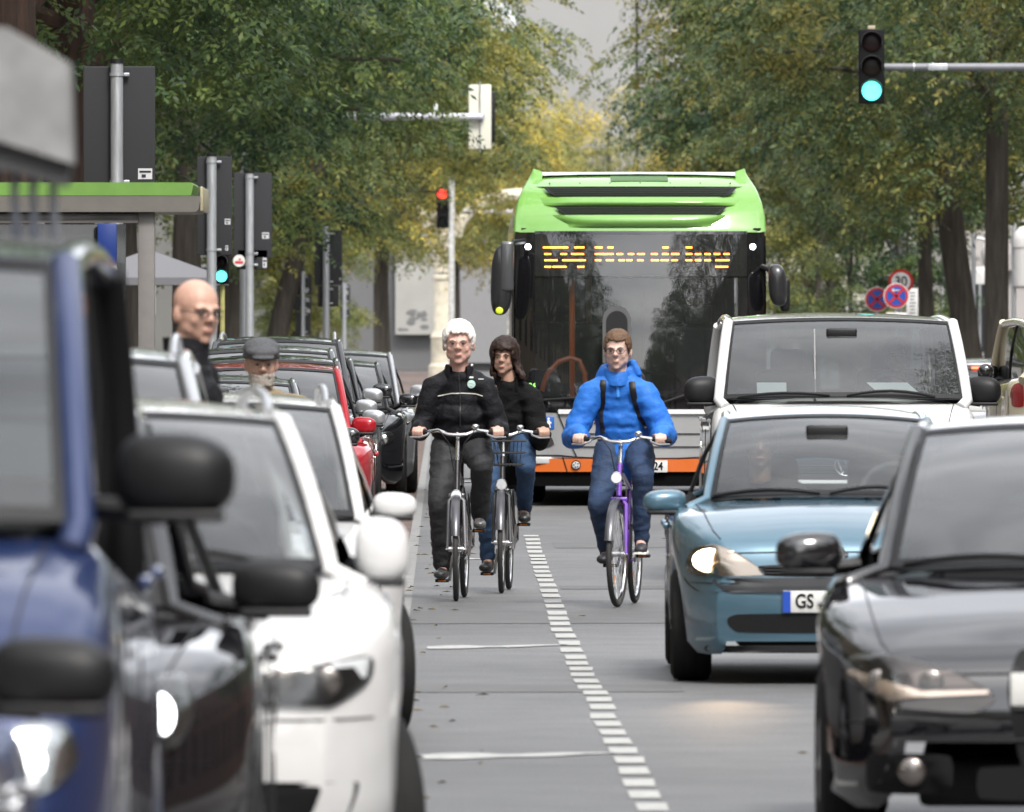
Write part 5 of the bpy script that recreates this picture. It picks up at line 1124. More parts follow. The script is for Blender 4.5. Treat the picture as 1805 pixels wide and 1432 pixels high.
# people inside cars: head and shoulders above the dashboard
def sitter(parent_car, x, label, zs, yb, coat, skin, hair):
    wx = parent_car.matrix_basis @ V(x, yb, zs); r = empty('person', wx, parent_car.rotation_euler.z); tag(r, label, 'person'); sk = MB(); MH = Matrix.Translation((0, -.02, .18)); head(sk, MH, 1.0); sk.cap((0, 0, 0), .06, (0, 0, .12), .055); sk.ell((0, .02, -.2), (.17, .11, .22)); sk.ell((0, .02, -.42), (.15, .12, .12))
    ct = MB()
    for z_, a_, b_ in ((-.12, .19, .115), (-.28, .185, .13), (-.44, .175, .14)): ct.ell((0, .02, z_), (a_, b_, .13), 18, 12)
    for s_ in (-1, 1): sk.chain([((s_*.18, .02, -.08), .05), ((s_*.23, -.1, -.33), .042), ((s_*.16, -.33, -.25), .028)]); q = MB(); hand(q, Matrix.Translation((s_*.16, -.40, -.26)), s_); sk.merge(q); ct.chain([((s_*.06, .02, -.04), .06), ((s_*.18, .02, -.08), .075), ((s_*.23, -.1, -.33), .058), ((s_*.165, -.30, -.26), .042)])
    for s_ in (-1, 1): sk.chain([((s_*.09, 0, -.48), .08), ((s_*.1, -.40, -.44), .06), ((s_*.1, -.45, -.62), .04)]); ct.chain([((s_*.09, 0, -.48), .09), ((s_*.1, -.38, -.46), .07)])
    bake(sk, 'body', skin, r, .01, 2); bake(ct, 'coat', coat, r, .014, 4, .01, .07); face_parts(r, MH, None, brown_hair); hairshell(r, MH, hair, 1.0, .055, -.03, -.09, .014, seed=11, puff=.004)
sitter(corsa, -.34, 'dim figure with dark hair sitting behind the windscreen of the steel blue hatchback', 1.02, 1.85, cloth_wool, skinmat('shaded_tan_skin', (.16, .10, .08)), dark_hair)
sitter(van, .42, 'faint driver figure behind the windscreen of the white passenger van', 1.42, 1.55, grey_tr, skin_tan, brown_hair)
# ------------------------------------------------------------------ street furniture
dark_back = mat('sign_back_dark', (.022, .023, .026), .85, var=.12, vs=3); sticker_w = mat('sticker_white', (.5, .5, .52), .5)
def sign_back(label, px, D, ytop, panels, pw=.1, stickers=(), group='backs of road signs on poles along the left pavement', base=.12, leaning=0):
    """pole with the backs of one or more sign panels; panels = photo rectangles x0,y0,x1,y1"""
    s_ = F/D; c = at(px, 0, D); r = empty('road_sign', (c.x, D, base)); tag(r, label, 'road sign', group)
    zt = at(0, ytop, D).z-base
    m_ = MB(); m_.cyl((0, 0, 0), (0, 0, zt), pw/2, n=16); m_.build('pole', galv, r)
    m_ = MB(); m_.cyl((0, 0, zt), (0, 0, zt+.03), pw/2+.006, n=16); m_.build('pole_cap', black, r)
    for x0, y0, x1, y1 in panels:
        a, b = at(x0, y0, D), at(x1, y1, D); w_, h_ = b.x-a.x, a.z-b.z
        m_ = MB(); m_.box(((a.x+b.x)/2-c.x, pw/2+.02, (a.z+b.z)/2-base), (w_, .02, h_), .03, 3); po = m_.build('sign_panel', dark_back, r)
        for zz in (a.z-.06, b.z+.06):
            m_ = MB(); m_.cyl((0, 0, zz-base-.012), (0, 0, zz-base+.012), pw/2+.008, n=16); m_.box((pw*.55, .02, zz-base), (pw*.9, .03, .025), .004, 1); m_.build('clamp', galv, po)
    for x0, y0, x1, y1 in stickers:
        a, b = at(x0, y0, D), at(x1, y1, D); m_ = MB(); m_.box(((a.x+b.x)/2-c.x, pw/2+.008, (a.z+b.z)/2-base), (b.x-a.x, .004, a.z-b.z)); so_ = m_.build('sticker', sticker_w, r)
        m_ = MB(); m_.box(((a.x+b.x)/2-c.x, pw/2+.005, lerp(a.z, b.z, .3)-base), ((b.x-a.x)*.8, .003, (a.z-b.z)*.18)); m_.box(((a.x*.6+b.x*.4)-c.x, pw/2+.005, lerp(a.z, b.z, .7)-base), ((b.x-a.x)*.3, .003, (a.z-b.z)*.3)); m_.build('sticker_print', dark_back, so_)
    return r
sign_back('large grey rectangular sign back with small sticker on thick pole behind the bus shelter', 206, 83, 112, [(146, 117, 273, 335)], .092, [(243, 297, 268, 316)])
r_ = sign_back('dark sign back on pole left of the round red-and-white sticker', 373, 127, 276, [(347, 276, 409, 450)], .11, [(396, 386, 406, 396), (397, 433, 402, 442)])
r_ = sign_back('tall dark sign back on pole carrying a round red-and-white sticker', 440, 151, 306, [(412, 305, 479, 455), (418, 440, 472, 475)], .11, [(462, 410, 474, 421), (463, 455, 470, 472)])
c = at(421.5, 460, 151)-r_.location; m_ = MB(); m_.lathe([(0, 0), (.078, 0), (.08, .006), (0, .006)], 24, Matrix.Translation(c) @ FACE); rs = m_.build('round_sticker', mat('sticker_cream', (.62, .6, .58), .5), r_)
m_ = MB(); m_.box(c+V(0, -.01, -.02), (.11, .004, .035), .001, 1); m_.box(c+V(.01, -.01, .02), (.03, .004, .02)); m_.build('sticker_mark', mat('sticker_red', (.45, .05, .05), .5), rs)
sign_back('black double sign back on slim pole in front of the grey wall', 575, 200, 399, [(554, 406, 603, 503), (560, 504, 597, 541)], .12, [(598, 490, 601, 494)])
sign_back('grey leaning-looking sign cluster with white stickers left of the black double sign back', 534, 262, 478, [(517, 484, 550, 520), (519, 522, 549, 548), (521, 550, 548, 590)], .1, [(538, 508, 544, 514), (539, 526, 545, 532), (540, 545, 546, 551)])
sign_back('small dark octagonal-looking sign back pair right of the black double sign back', 607, 290, 498, [(600, 502, 617, 536), (600, 540, 617, 562)], .1, [(609, 512, 613, 519), (606, 552, 610, 558)])
m_ = MB()
# round face-on signs on the right
RED = mat('sign_red', (.45, .02, .02), .4); BLU = mat('sign_blue_face', (.012, .07, .36), .4); WHT = mat('sign_white_face', (.70, .70, .70), .45)
def disc(c, r, th, m, name, parent, n=32): return MB().lathe([(0, 0), (r, 0), (r, th), (0, th)], n, Matrix.Translation(c) @ FACE).build(name, m, parent)
def no_stop(label, px, py, D, rpx, arrow):
    c = at(px, py, D); r = empty('road_sign', (c.x, D, .12)); tag(r, label, 'road sign', 'no stopping signs beyond the white van'); R_ = rpx/F*D; c0 = V(0, 0, c.z-.12)
    MB().cyl((0, .05, 0), (0, .05, c.z+R_-.1), .035, n=12).build('pole', galv, r)
    o = disc(c0, R_, .015, WHT, 'sign_plate', r); disc(c0+V(0, -.012, 0), R_*.94, .008, RED, 'red_ring', o); disc(c0+V(0, -.018, 0), R_*.74, .008, BLU, 'blue_field', o)
    m_ = MB()
    for a_ in (pi/4, -pi/4): m_.box((0, 0, 0), (R_*1.6, .006, R_*.2), M=Matrix.Translation(c0+V(0, -.032, 0)) @ Matrix.Rotation(a_, 4, 'Y'))
    m_.build('red_cross', RED, o)
    if arrow:
        m_ = MB(); z_ = c0.z+R_*.45; m_.box((0, -.04, z_), (R_*.5, .004, R_*.07)); m_.prism([(-R_*.38, z_), (-R_*.2, z_+R_*.14), (-R_*.2, z_-R_*.14)], -.044, -.038); m_.build('white_arrow', WHT, o)
    MB().box((0, .0, c0.z-R_-.2), (.4, .015, .25), .02, 2).build('small_plate', WHT, r)
no_stop('round blue and red no stopping sign with small white arrow pointing left', 1580, 522, 219, 22.5, True)
no_stop('round blue and red no stopping sign half hidden at the left', 1546, 528, 226, 22, False)
c = at(1588, 497, 232); r_ = empty('road_sign', (c.x, 232, .12)); tag(r_, 'round white speed sign with red ring reading 30 above the no stopping signs', 'road sign'); MB().cyl((0, .05, 0), (0, .05, c.z+.1), .035, n=12).build('pole', galv, r_)
R_ = 22/F*232; o = disc(V(0, 0, c.z-.12), R_, .015, RED, 'red_ring', r_); o2 = disc(V(0, -.012, c.z-.12), R_*.76, .01, WHT, 'sign_plate', r_); text('numerals', '30', R_*1.15, mat('sign_black', (.02, .02, .02), .5), o2, M_face(0, -.03, c.z-.12), .002, .9, .004)
c = at(1608, 535, 236); r_ = empty('road_sign', (c.x, 236, .12)); tag(r_, 'white rectangular notice sign with small print right of the no stopping signs', 'road sign'); MB().cyl((0, .05, 0), (0, .05, c.z), .03, n=10).build('pole', galv, r_)
o = MB().box((0, 0, c.z-.12), (.24, .02, .62), .01, 1).build('sign_plate', WHT, r_); m_ = MB()
for k in range(7): m_.box((.01*(k % 2), -.013, c.z-.12+.22-.07*k), (.13-.02*(k % 3), .003, .02))
m_.build('print_lines', dark_back, o)
# traffic signals
def signal(r, c, w_, h_, lit, hood=True, name='signal_head', parent=None):
    """three-lens head centred at c (local), lenses towards -Y"""
    m_ = MB(); m_.box(c, (w_, .14, h_), .015, 2); hd = m_.build(name, mat('signal_black', (.005, .005, .006), .7, spec=.15), r); rl = w_*.38
    cols = [mat('dead_red_lens', (.010, .004, .004), .4, spec=.2), mat('dead_amber_lens', (.009, .006, .004), .4, spec=.2), mat('dead_green_lens', (.004, .007, .006), .4, spec=.2)]
    for k in range(3):
        cz = c[2]+h_*(.333-.333*k)*.98; cc = V(c[0], c[1]-.075, cz); ml = cols[k]
        if lit == k: ml = (lamp_on('signal_red_lit', (1, .03, .02), 2.2), None, lamp_on('signal_green_lit', (.08, .75, .62), 1.5))[k]
        MB().ell(cc, (rl, .025, rl), 24, 10).build('signal_lens', ml, hd)
        if hood:
            P = []
            for y_ in (-.08, -.24):
                P.append([V(c[0]+(rl*1.12)*cos(a_), c[1]+y_, cz+(rl*1.12)*sin(a_)) for a_ in np.linspace(radians(-20 if y_ > -.2 else 25), radians(200 if y_ > -.2 else 155), 19)])
            P += [[p*1.0+V(0, 0, .006) for p in P[1]], [p+V(0, 0, .006) for p in P[0]]]
            MB().grid(P).build('hood', mat('hood_grey', (.03, .028, .03), .6), hd)
    return hd
D = 148; c = at(1536, 118, D); pb = at(1862, 118, D)
r_ = empty('traffic_light', (pb.x, D, .12)); tag(r_, 'traffic light with green lens lit, hanging on the long arm at upper right', 'traffic light'); lx = c.x-pb.x; zz = c.z-.12
MB().cyl((0, .1, 0), (0, .1, zz+.3), .085, .06, 16).build('pole', galv, r_)
m_ = MB(); m_.cyl((0, .14, zz), (lx-.17, .14, zz), .055, .048, 14); m_.build('arm', mat('arm_grey', (.16, .165, .18), .5, .2, var=.1), r_)
m_ = MB(); 
for x_ in (lx+.55, lx+.8): m_.cyl((x_, .14, zz), (x_+.02, .14, zz), .06, n=14)
m_.box((lx+.87, .08, zz), (.26, .02, .09), .01, 1); m_.build('arm_clamp', galv, r_)
signal(r_, (lx, .0, zz), .335, .965, 2); MB().box((lx, 0, zz+.51), (.10, .1, .05), .01, 1).build('top_bracket', mat('bracket_beige', (.35, .3, .22), .5), r_)
D = 200; c = at(846, 206, D); pb = at(430, 206, D)
r_ = empty('traffic_light', (pb.x, D, .12)); tag(r_, 'back of a signal with pale backing board on an arm through the left foliage', 'traffic light'); lx = c.x-pb.x; zz = c.z-.12
MB().cyl((0, 0, 0), (0, 0, zz+.3), .085, .06, 16).build('pole', galv, r_); MB().cyl((0, 0, zz), (lx+.05, 0, zz+.0), .085, .06, 14).build('arm', mat('arm_white', (.55, .55, .62), .4, .1, var=.1), r_)
MB().box((lx, .12, zz), (.40, .03, 1.14), .03, 3).build('backing_board', mat('board_cream', (.66, .65, .56), .45), r_); m_ = MB(); m_.cyl((lx+.0, .09, zz-.62), (lx, .09, zz+.62), .014, n=8); m_.cyl((lx+.02, .02, zz), (lx+.02, .12, zz), .07, n=12); m_.build('mounting_rod', galv, r_)
MB().box((lx+.12, .24, zz), (.3, .16, .9), .03, 2).build('signal_head', black, r_); MB().box((lx-.78, 0, zz+.14), (.07, .05, .18), .01, 1).build('bracket', paper, r_)
D = 330; c = at(780, 366, D); r_ = empty('traffic_light', (at(796, 0, D).x, D, .0)); tag(r_, 'small traffic light showing red beside the stone column', 'traffic light'); zz = c.z
MB().cyl((0, .1, 0), (0, .1, zz+.9), .09, n=12).build('pole', mat('pole_pale', (.5, .5, .48), .5, .2, var=.3, vs=9), r_); signal(r_, (c.x-r_.location.x, 0, zz), .36, 1.2, 0)
D = 128.5; r_ = empty('traffic_light', (at(392, 0, D).x, D, .12)); tag(r_, 'low traffic light on yellow pole with cyan green lens lit, beside the left trunk', 'traffic light'); zz = at(0, 462, D).z-.12
MB().cyl((0, 0, 0), (0, 0, zz-.2), .028, n=10).build('pole', mat('pole_yellow', (.35, .33, .12), .6, var=.2), r_); signal(r_, (-.01, 0, zz), .17, .50, 2)
D = 350; a_, b_ = at(815, 374, D), at(1452, 371, D); r_ = empty('mast_arm', (b_.x, D, .12)); tag(r_, 'long pale horizontal mast arm passing behind the bus roof', 'mast'); m_ = MB(); m_.cyl((0, 0, 0), (0, 0, b_.z+.3), .12, .09, 14); m_.build('pole', galv, r_); MB().cyl((0, 0, b_.z-.12), (a_.x-b_.x, 0, a_.z-.12), .085, .065, 12).build('arm', mat('arm_white', (.55, .55, .62)), r_)
# bus shelter
D = 71.0
sheet('pavement', -2.35, -1.32, 59, 79, .12, bpy.data.materials['pavement_slabs-14']); tag(MB().box((-1.30, 69, .06), (.05, 20, .13), .01, 1).build('kerb', bpy.data.materials['kerb_stone']), kind='structure')
r_ = empty('bus_shelter', (at(258, 0, D).x, D, .12)); tag(r_, 'bus shelter with green-edged roof, grey post, dark glass wall and blue panel', 'bus shelter'); ox = r_.location.x
def sc(px, py): p = at(px, py, D); return p.x-ox, p.z-.12
x1, z1 = sc(354, 322); _, z2 = sc(0, 346); _, z3 = sc(0, 374); x0 = -3.6
MB().prism([(x0, z2+.003), (x1-.06, z2+.003), (x1-.045, z1-.012), (x1-.06, z1), (x0, z1)], -.05, 1.75).build('green_fascia', mat('fascia_green', (.12, .25, .045), .5, var=.08), r_)
MB().prism([(x0, z3), (x1-.03, z3), (x1-.01, z3+.02), (x1-.0, z2+.0), (x1-.055, z2), (x0, z2)], -.053, 1.76).build('grey_fascia', mat('fascia_grey', (.12, .113, .10), .5, var=.08), r_)
MB().box((x1+.004, .85, (z1+z3)/2-.01), (.02, 1.78, z1-z3-.03), .008, 1).build('roof_end_cap', mat('cap_beige', (.33, .30, .20), .5, var=.15), r_)
MB().box(((x0+x1-.3)/2, .8, z3-.03), (x1-x0-.4, 1.4, .05), .02, 2).build('roof_underside', mat('underside_grey', (.30, .31, .31), .35), r_)
MB().box((0, .06, z3/2), (.105, .1, z3), .008, 1).build('post', mat('post_grey', (.14, .132, .125), .5, var=.08), r_)
MB().box((-2.9, .06, z3/2), (.105, .1, z3), .008, 1).build('post', mat('post_grey', (.20, .19, .18)), r_)
MB().box((-1.48, .08, z3/2+.05), (2.7, .02, z3-.25), .004, 1).build('glass_wall', glassmat('smoked_glass', (.16, .17, .18), 1.0, .05, .12), r_)
MB().box((-1.4, .95, .5), (2.0, .35, .05), .02, 2).build('bench', galv, r_)
for x_ in (-2.1, -.7): MB().box((x_, .95, .25), (.06, .2, .46), .01, 1).build('bench_leg', galv, r_)
xa, za = sc(172, 394); xb, zb_ = sc(206, 466); MB().box(((xa+xb)/2, .0, (za+zb_)/2), (xb-xa, .05, za-zb_), .006, 1).build('blue_panel', mat('panel_blue', (.008, .03, .17), .4), r_)
xa, za = sc(174, 468); xb, zb_ = sc(206, 610); MB().box(((xa+xb)/2, .0, (za+zb_)/2), (xb-xa, .04, za-zb_), .006, 1).build('timetable_panel', mat('panel_paper', (.42, .44, .48), .5, var=.15, vs=14), r_)
# rack with a grey box on the dark blue van
D = 25.2; r_ = empty('roof_box', (-.98, D, 2.04)); tag(r_, 'blurred grey box on three short struts on the dark blue van roof', 'box')
def q(px, py): p = at(px, py, D); return (p.x+.98, p.z-2.04)
x_l = -.35
MB().prism([(x_l, q(0, 30)[1]), q(18, 52), q(124, 112), q(130, 290), q(0, 250), (x_l, q(0, 235)[1])], -.15, .15).build('box_panel', mat('box_grey', (.24, .24, .24), .6, var=.25, vs=6), r_)
MB().prism([(x_l, q(0, 235)[1]-.002), q(2, 254), q(126, 292), q(120, 330), q(20, 302), (x_l, q(0, 285)[1])], -.12, .12).build('box_base', mat('base_grey', (.05, .05, .05), .6), r_)
for px in (28, 60, 96): MB().tube([V(q(px, 300)[0], 0, q(px, 300)[1]), V(q(px-2, 340)[0], -.02, q(px, 340)[1]), V(q(px+2, 372)[0], .02, .0)], [.010, .009, .011], 8).build('strut', galv, r_)
# parasol and lamps behind
r_ = empty('parasol', (at(262, 0, 152).x, 152, .12)); tag(r_, 'grey square parasol spread behind the bald man', 'parasol'); za = at(0, 440, 152).z-.12; zb_ = at(0, 490, 152).z-.12; 
m_ = MB(); w_ = 1.05
for k in range(4):
    a0 = k*pi/2+pi/4; p = [V(w_*1.414*cos(a0), w_*1.414*sin(a0), zb_), V(w_*1.414*cos(a0+pi/2), w_*1.414*sin(a0+pi/2), zb_)]; m_.add([V(0, 0, za), p[0], p[1], p[0]+V(0, 0, -.1), p[1]+V(0, 0, -.1)], [(0, 1, 2), (1, 3, 4, 2)])
m_.build('canopy', mat('canopy_grey', (.13, .13, .14), .8), r_, smooth=False); MB().cyl((0, 0, 0), (0, 0, za), .03, n=10).build('pole', galv, r_)
stonec = mat('column_stone', (.46, .42, .33), .75, var=.22, vs=3, bump=.4, bs=12)
def column(label, px, D, y_cap, y_top, rad, arches=True):
    r = empty('stone_column', (at(px, 0, D).x, D, 0)); tag(r, label, 'column'); zc, zt_ = at(0, y_cap, D).z, at(0, y_top, D).z
    m_ = MB(); m_.lathe([(rad*1.5, 0), (rad*1.5, .4), (rad*1.25, .5), (rad*1.25, 1.3), (rad*1.35, 1.36), (rad*1.1, 1.5), (rad, 1.6), (rad*.97, zc-.25), (rad*1.12, zc-.2), (rad*1.12, zc-.1), (rad*1.0, zc-.05)], 28); m_.build('shaft', stonec, r, angle=30)
    m_ = MB(); n = 20; prof = []
    for z_, k in ((zc, 1.0), (zc+.02, 1.05), (lerp(zc, zt_, .6), 1.05), (zt_, 1.2)): prof.append((z_, k))
    rows = [[V(rad*k*(1-.07*(i % 2))*cos(2*pi*i/40), rad*k*(1-.07*(i % 2))*sin(2*pi*i/40), z_) for i in range(41)] for z_, k in prof]
    m_.grid(rows, True); m_.box((0, 0, zt_+.1), (rad*2.6, rad*2.6, .2), .03, 2); m_.build('fluted_capital', stonec, r, angle=20)
    if arches:
        for s_ in (-1, 1):
            m_ = MB(); m_.tube([V(s_*(rad+.1+2.2*(1-cos(t))), 0, zt_-.6+1.4*sin(t)) for t in np.linspace(0, pi/2, 12)], [(.16, .22)]*12, 8); m_.build('arch_rib', stonec, r)
    return r
column('pale fluted stone column carrying arches behind the white-haired cyclist', 782, 372, 482, 385, .33)
column('slim pale stone column left of the dark grey wall', 621, 470, 500, 492, .22, False)
# ------------------------------------------------------------------ trees
def leafmat(name, c1, c2, c3, hue_scale=.5, trans=.35):
    m = bpy.data.materials.new(name); m.use_nodes = True; t = m.node_tree; L = t.links.new; b = t.nodes['Principled BSDF']; out = t.nodes['Material Output']
    g = t.nodes.new('ShaderNodeNewGeometry'); n = t.nodes.new('ShaderNodeTexNoise'); n.inputs['Scale'].default_value = hue_scale; n.inputs['Detail'].default_value = 3; L(g.outputs['Position'], n.inputs[0])
    r = t.nodes.new('ShaderNodeValToRGB'); e = r.color_ramp.elements; e[0].position = .36; e[0].color = (*c1, 1); e[1].position = .66; e[1].color = (*c3, 1); k = e.new(.5); k.color = (*c2, 1)
    ad = t.nodes.new('ShaderNodeMath'); ad.operation = 'MULTIPLY_ADD'; ad.inputs[1].default_value = .14; ad.inputs[2].default_value = -.07; L(g.outputs['Random Per Island'], ad.inputs[0])
    a2 = t.nodes.new('ShaderNodeMath'); a2.operation = 'ADD'; L(ad.outputs[0], a2.inputs[0]); L(n.outputs[0], a2.inputs[1]); L(a2.outputs[0], r.inputs[0])
    hv = t.nodes.new('ShaderNodeHueSaturation'); mr = t.nodes.new('ShaderNodeMapRange'); mr.inputs[3].default_value = .75; mr.inputs[4].default_value = 1.3; L(g.outputs['Random Per Island'], mr.inputs[0]); L(mr.outputs[0], hv.inputs['Value']); L(r.outputs[0], hv.inputs['Color'])
    L(hv.outputs[0], b.inputs['Base Color']); b.inputs['Roughness'].default_value = .5; b.inputs['Specular IOR Level'].default_value = .28
    tr = t.nodes.new('ShaderNodeBsdfTranslucent'); L(hv.outputs[0], tr.inputs[0]); mx_ = t.nodes.new('ShaderNodeMixShader'); mx_.inputs[0].default_value = trans; L(b.outputs[0], mx_.inputs[1]); L(tr.outputs[0], mx_.inputs[2]); L(mx_.outputs[0], out.inputs[0])
    return m
LDARK = leafmat('dark_foliage', (.038, .072, .040), (.062, .105, .036), (.12, .155, .038))
LOLIVE = leafmat('olive_foliage', (.042, .078, .040), (.085, .118, .038), (.20, .175, .042))
LYEL = leafmat('yellowing_foliage', (.15, .17, .06), (.25, .24, .07), (.52, .40, .07), .35)
LMID = leafmat('mid_green_foliage', (.075, .11, .042), (.13, .155, .045), (.25, .23, .05), .4)
bark = mat('bark', (.022, .019, .016), .9, vs=9, col2=(.075, .063, .050), bump=1.0, bs=14, stretch=(1, 1, .12))
bark_red = mat('red_brown_bark', (.018, .011, .009), .9, vs=7, col2=(.085, .048, .034), bump=1.0, bs=12, stretch=(1, 1, .10))
def leaves_mesh(name, C, R, per, size, rs, leaflets=7, m=None, parent=None):
    """C: clump centres, R: radii; each leaf is a short stalk with paired drooping leaflets"""
    N = len(C)*per; C = np.repeat(np.array(C), per, 0); R = np.repeat(np.array(R), per)
    th = rs.uniform(0, 2*np.pi, N); q_ = rs.uniform(0, 1, N)**.5; lay = np.where(rs.uniform(0, 1, N) < .72, 1.0, rs.uniform(.35, .8, N))
    ct, st = np.cos(th), np.sin(th)                                      # each clump is a drooping pad of foliage
    P = C+np.stack([R*q_*ct, R*q_*st, R*(.40*lay*(1-q_**2)-.30*q_**3)-R*.35*(1-lay)], 1)+rs.normal(size=(N, 3))*(R*.07)[:, None]
    t2 = th+rs.normal(size=N)*.7; ax = np.stack([np.cos(t2), np.sin(t2), -(.12+.95*q_*rs.uniform(.4, 1.3, N))], 1); ax /= np.linalg.norm(ax, axis=1)[:, None]
    nn = np.stack([q_*ct*.8, q_*st*.8, np.ones(N)], 1)+rs.normal(size=(N, 3))*.38
    sd = np.cross(ax, nn); sd /= np.linalg.norm(sd, axis=1)[:, None]; up = np.cross(sd, ax)
    sz = size*rs.uniform(.7, 1.25, N); V_ = []
    k = leaflets
    for j in range(k):
        if k == 1: t, s_, out = 0, 0, 0
        else: t = (j//2)/((k-1)/2); s_ = (-1 if j % 2 else 1) if j < k-1 else 0; out = 1
        base = P+ax*(t*sz*2.2)[:, None]*(1 if k > 1 else 0)
        ld = ax*(.45 if s_ else 1.0)+sd*s_*1.0+rs.normal(size=(N, 3))*.22; ld[:, 2] -= .25; ld /= np.linalg.norm(ld, axis=1)[:, None]
        lw = np.cross(ld, up+rs.normal(size=(N, 3))*.35); lw /= np.linalg.norm(lw, axis=1)[:, None]
        l = sz[:, None]; V_.append(np.stack([base, base+ld*l*.5+lw*l*.21, base+ld*l, base+ld*l*.5-lw*l*.21], 1))
    vs = np.concatenate(V_, 0).reshape(-1, 3); nq = len(vs)//4
    me = bpy.data.meshes.new(name); me.vertices.add(len(vs)); me.vertices.foreach_set('co', vs.astype(np.float32).ravel()); me.loops.add(nq*4); me.loops.foreach_set('vertex_index', np.arange(nq*4, dtype=np.int32)); me.polygons.add(nq); me.polygons.foreach_set('loop_start', np.arange(nq, dtype=np.int32)*4); me.polygons.foreach_set('loop_total', np.full(nq, 4, dtype=np.int32)); me.update(calc_edges=True)
    me.materials.append(m); o = bpy.data.objects.new(name, me); COL.objects.link(o); o.parent = parent; return o
def tree(label, x, y, seed, lm, bk, tr=.26, h0=4.0, rad=5.5, cz=8.6, rz=5.2, nclump=170, per=60, size=.085, leaflets=7, lean=(0, 0), kind='street_tree', zmin=3.3, group=None, base=.12, drop=0, crad=(.7, 1.35), limbs=7, splitz=None, low_bias=1.0):
    r = empty(kind, (x, y, base)); tag(r, label, 'tree', group); rn = random.Random(seed); rs = np.random.RandomState(seed)
    t = MB(); top = V(lean[0], lean[1], h0); sp = splitz or h0
    pts_ = [V(0, 0, -.1), V(lean[0]*.03, lean[1]*.03, .35), V(lean[0]*.3, lean[1]*.3, h0*.35), V(lean[0]*.65+rn.uniform(-.08, .08), lean[1]*.6, h0*.7), top, V(lean[0]*1.25, lean[1]*1.2, h0+2), V(lean[0]*1.4, lean[1]*1.3, h0+4.5)]
    t.tube(pts_, [tr*1.35, tr*1.08, tr, tr*.95, tr*.9, tr*.6, tr*.2], 14)
    # gnarled bark: push vertices in and out
    t.v = [(a+tr*.10*sin(b*37+c*2.1)*cos(c*1.3+a*9), b+tr*.10*sin(a*31+c*1.7), c) for a, b, c in t.v]
    ends = []
    for i in range(limbs):
        a = 2*pi*i/limbs+rn.uniform(-.4, .4); z0 = h0*rn.uniform(.82, 1.0)+rn.uniform(0, 1.6); e_ = rad*rn.uniform(.6, .9)
        p0 = V(lean[0]*z0/h0, lean[1]*z0/h0, z0); zt_ = z0+rn.uniform(.4, 3.2); p = [p0, p0+V(cos(a)*e_*.3, sin(a)*e_*.3, (zt_-z0)*.55), p0+V(cos(a)*e_*.65, sin(a)*e_*.65, (zt_-z0)*.95), p0+V(cos(a)*e_, sin(a)*e_, (zt_-z0)*.9)]
        t.tube(p, [tr*.42, tr*.32, tr*.2, tr*.08], 7); ends.append(p[-1]); ends.append(p[2])
        q_ = p[2]+V(cos(a+.9)*e_*.35, sin(a+.9)*e_*.35, rn.uniform(.2, 1.4)); t.tube([p[1], p[1].lerp(q_, .6)+V(0, 0, .2), q_], [tr*.22, tr*.15, tr*.06], 6); ends.append(q_)
    t.build('trunk', bk, r)
    C, R = [], []
    for e_ in ends: C.append(tuple(e_)); R.append(rn.uniform(*crad))
    guard = 0
    while len(C) < nclump and guard < 6000:
        guard += 1
        u = rn.uniform(-1, 1) ; ph = rn.uniform(0, 2*pi); rr = rn.uniform(.25, 1)**.38; s_ = sqrt(1-u*u)
        lob = 1+.11*sin(ph*3+seed)+.08*sin(ph*5+u*4+seed*2)
        p = (lean[0]+rad*rr*s_*cos(ph)*lob, lean[1]+rad*rr*s_*sin(ph)*lob, cz+rz*rr*u)
        if p[2] > cz and rn.random() > .55*low_bias: continue
        if p[2] < zmin+.9*sin(p[0]*1.1+seed)+.6*sin(p[1]*1.7+seed): continue
        if y < 330 and -1.7 < x+p[0] < 7.4 and p[2] < 5.6+.5*sin(p[1]*2): continue      # pruned clear of the carriageway
        C.append(p); R.append(rn.uniform(*crad))
    leaves_mesh('crown', C, R, per, size, rs, leaflets, lm, r)
    return r
GL, GR = 'street trees in a row on the left pavement', 'street trees in a row on the right pavement'
tree('nearest left street tree with very thick red-brown trunk beside the grey sign back', at(128, 0, 133).x, 133, 1, LDARK, bark_red, 0.30, 5.2, 4.9, 9.4, 5.2, 230, 51, .125, zmin=4.2, group=GL, limbs=8)
tree('left street tree with trunk cut by the left picture edge', at(14, 0, 117).x, 117, 2, LDARK, bark_red, .27, 5.5, 4.3, 9.6, 4.6, 130, 40, .125, zmin=4.8, group=GL)
tree('second left street tree, its trunk hidden behind the sign backs', -4.7, 166, 3, LDARK, bark, .26, 4.6, 5.2, 8.6, 5.2, 230, 47, .125, zmin=3.9, group=GL)
tree('left street tree with trunk just left of the low green signal', at(333, 0, 196).x, 196, 4, LDARK, bark, .27, 4.2, 5.6, 8.3, 5.2, 230, 42, .13, zmin=3.6, group=GL)
tree('left street tree with gnarled ivy-like trunk between the low green signal and next pole', at(412, 0, 232).x, 232, 5, LMID, bark, .34, 4.0, 5.8, 8.3, 5.4, 230, 40, .14, zmin=3.4, group=GL)
tree('slanting dark trunk left of the black double sign back', at(470, 0, 262).x, 262, 6, LMID, bark, .24, 5.5, 5.6, 8.6, 5.2, 210, 39, .15, lean=(1.2, 0), zmin=3.4, group=GL)
tree('left street tree with bright yellow-green foliage before the grey wall', -4.0, 300, 7, LMID, bark, .25, 4.0, 5.6, 8.0, 5.2, 200, 56, .12, 5, zmin=3.2, group=GL)
tree('yellowing tree spreading over the street left of the bus roof', -1.9, 345, 8, LYEL, bark, .25, 4.2, 4.8, 7.6, 4.8, 190, 60, .15, 5, zmin=3.6, group=GL, kind='yellowing_tree')
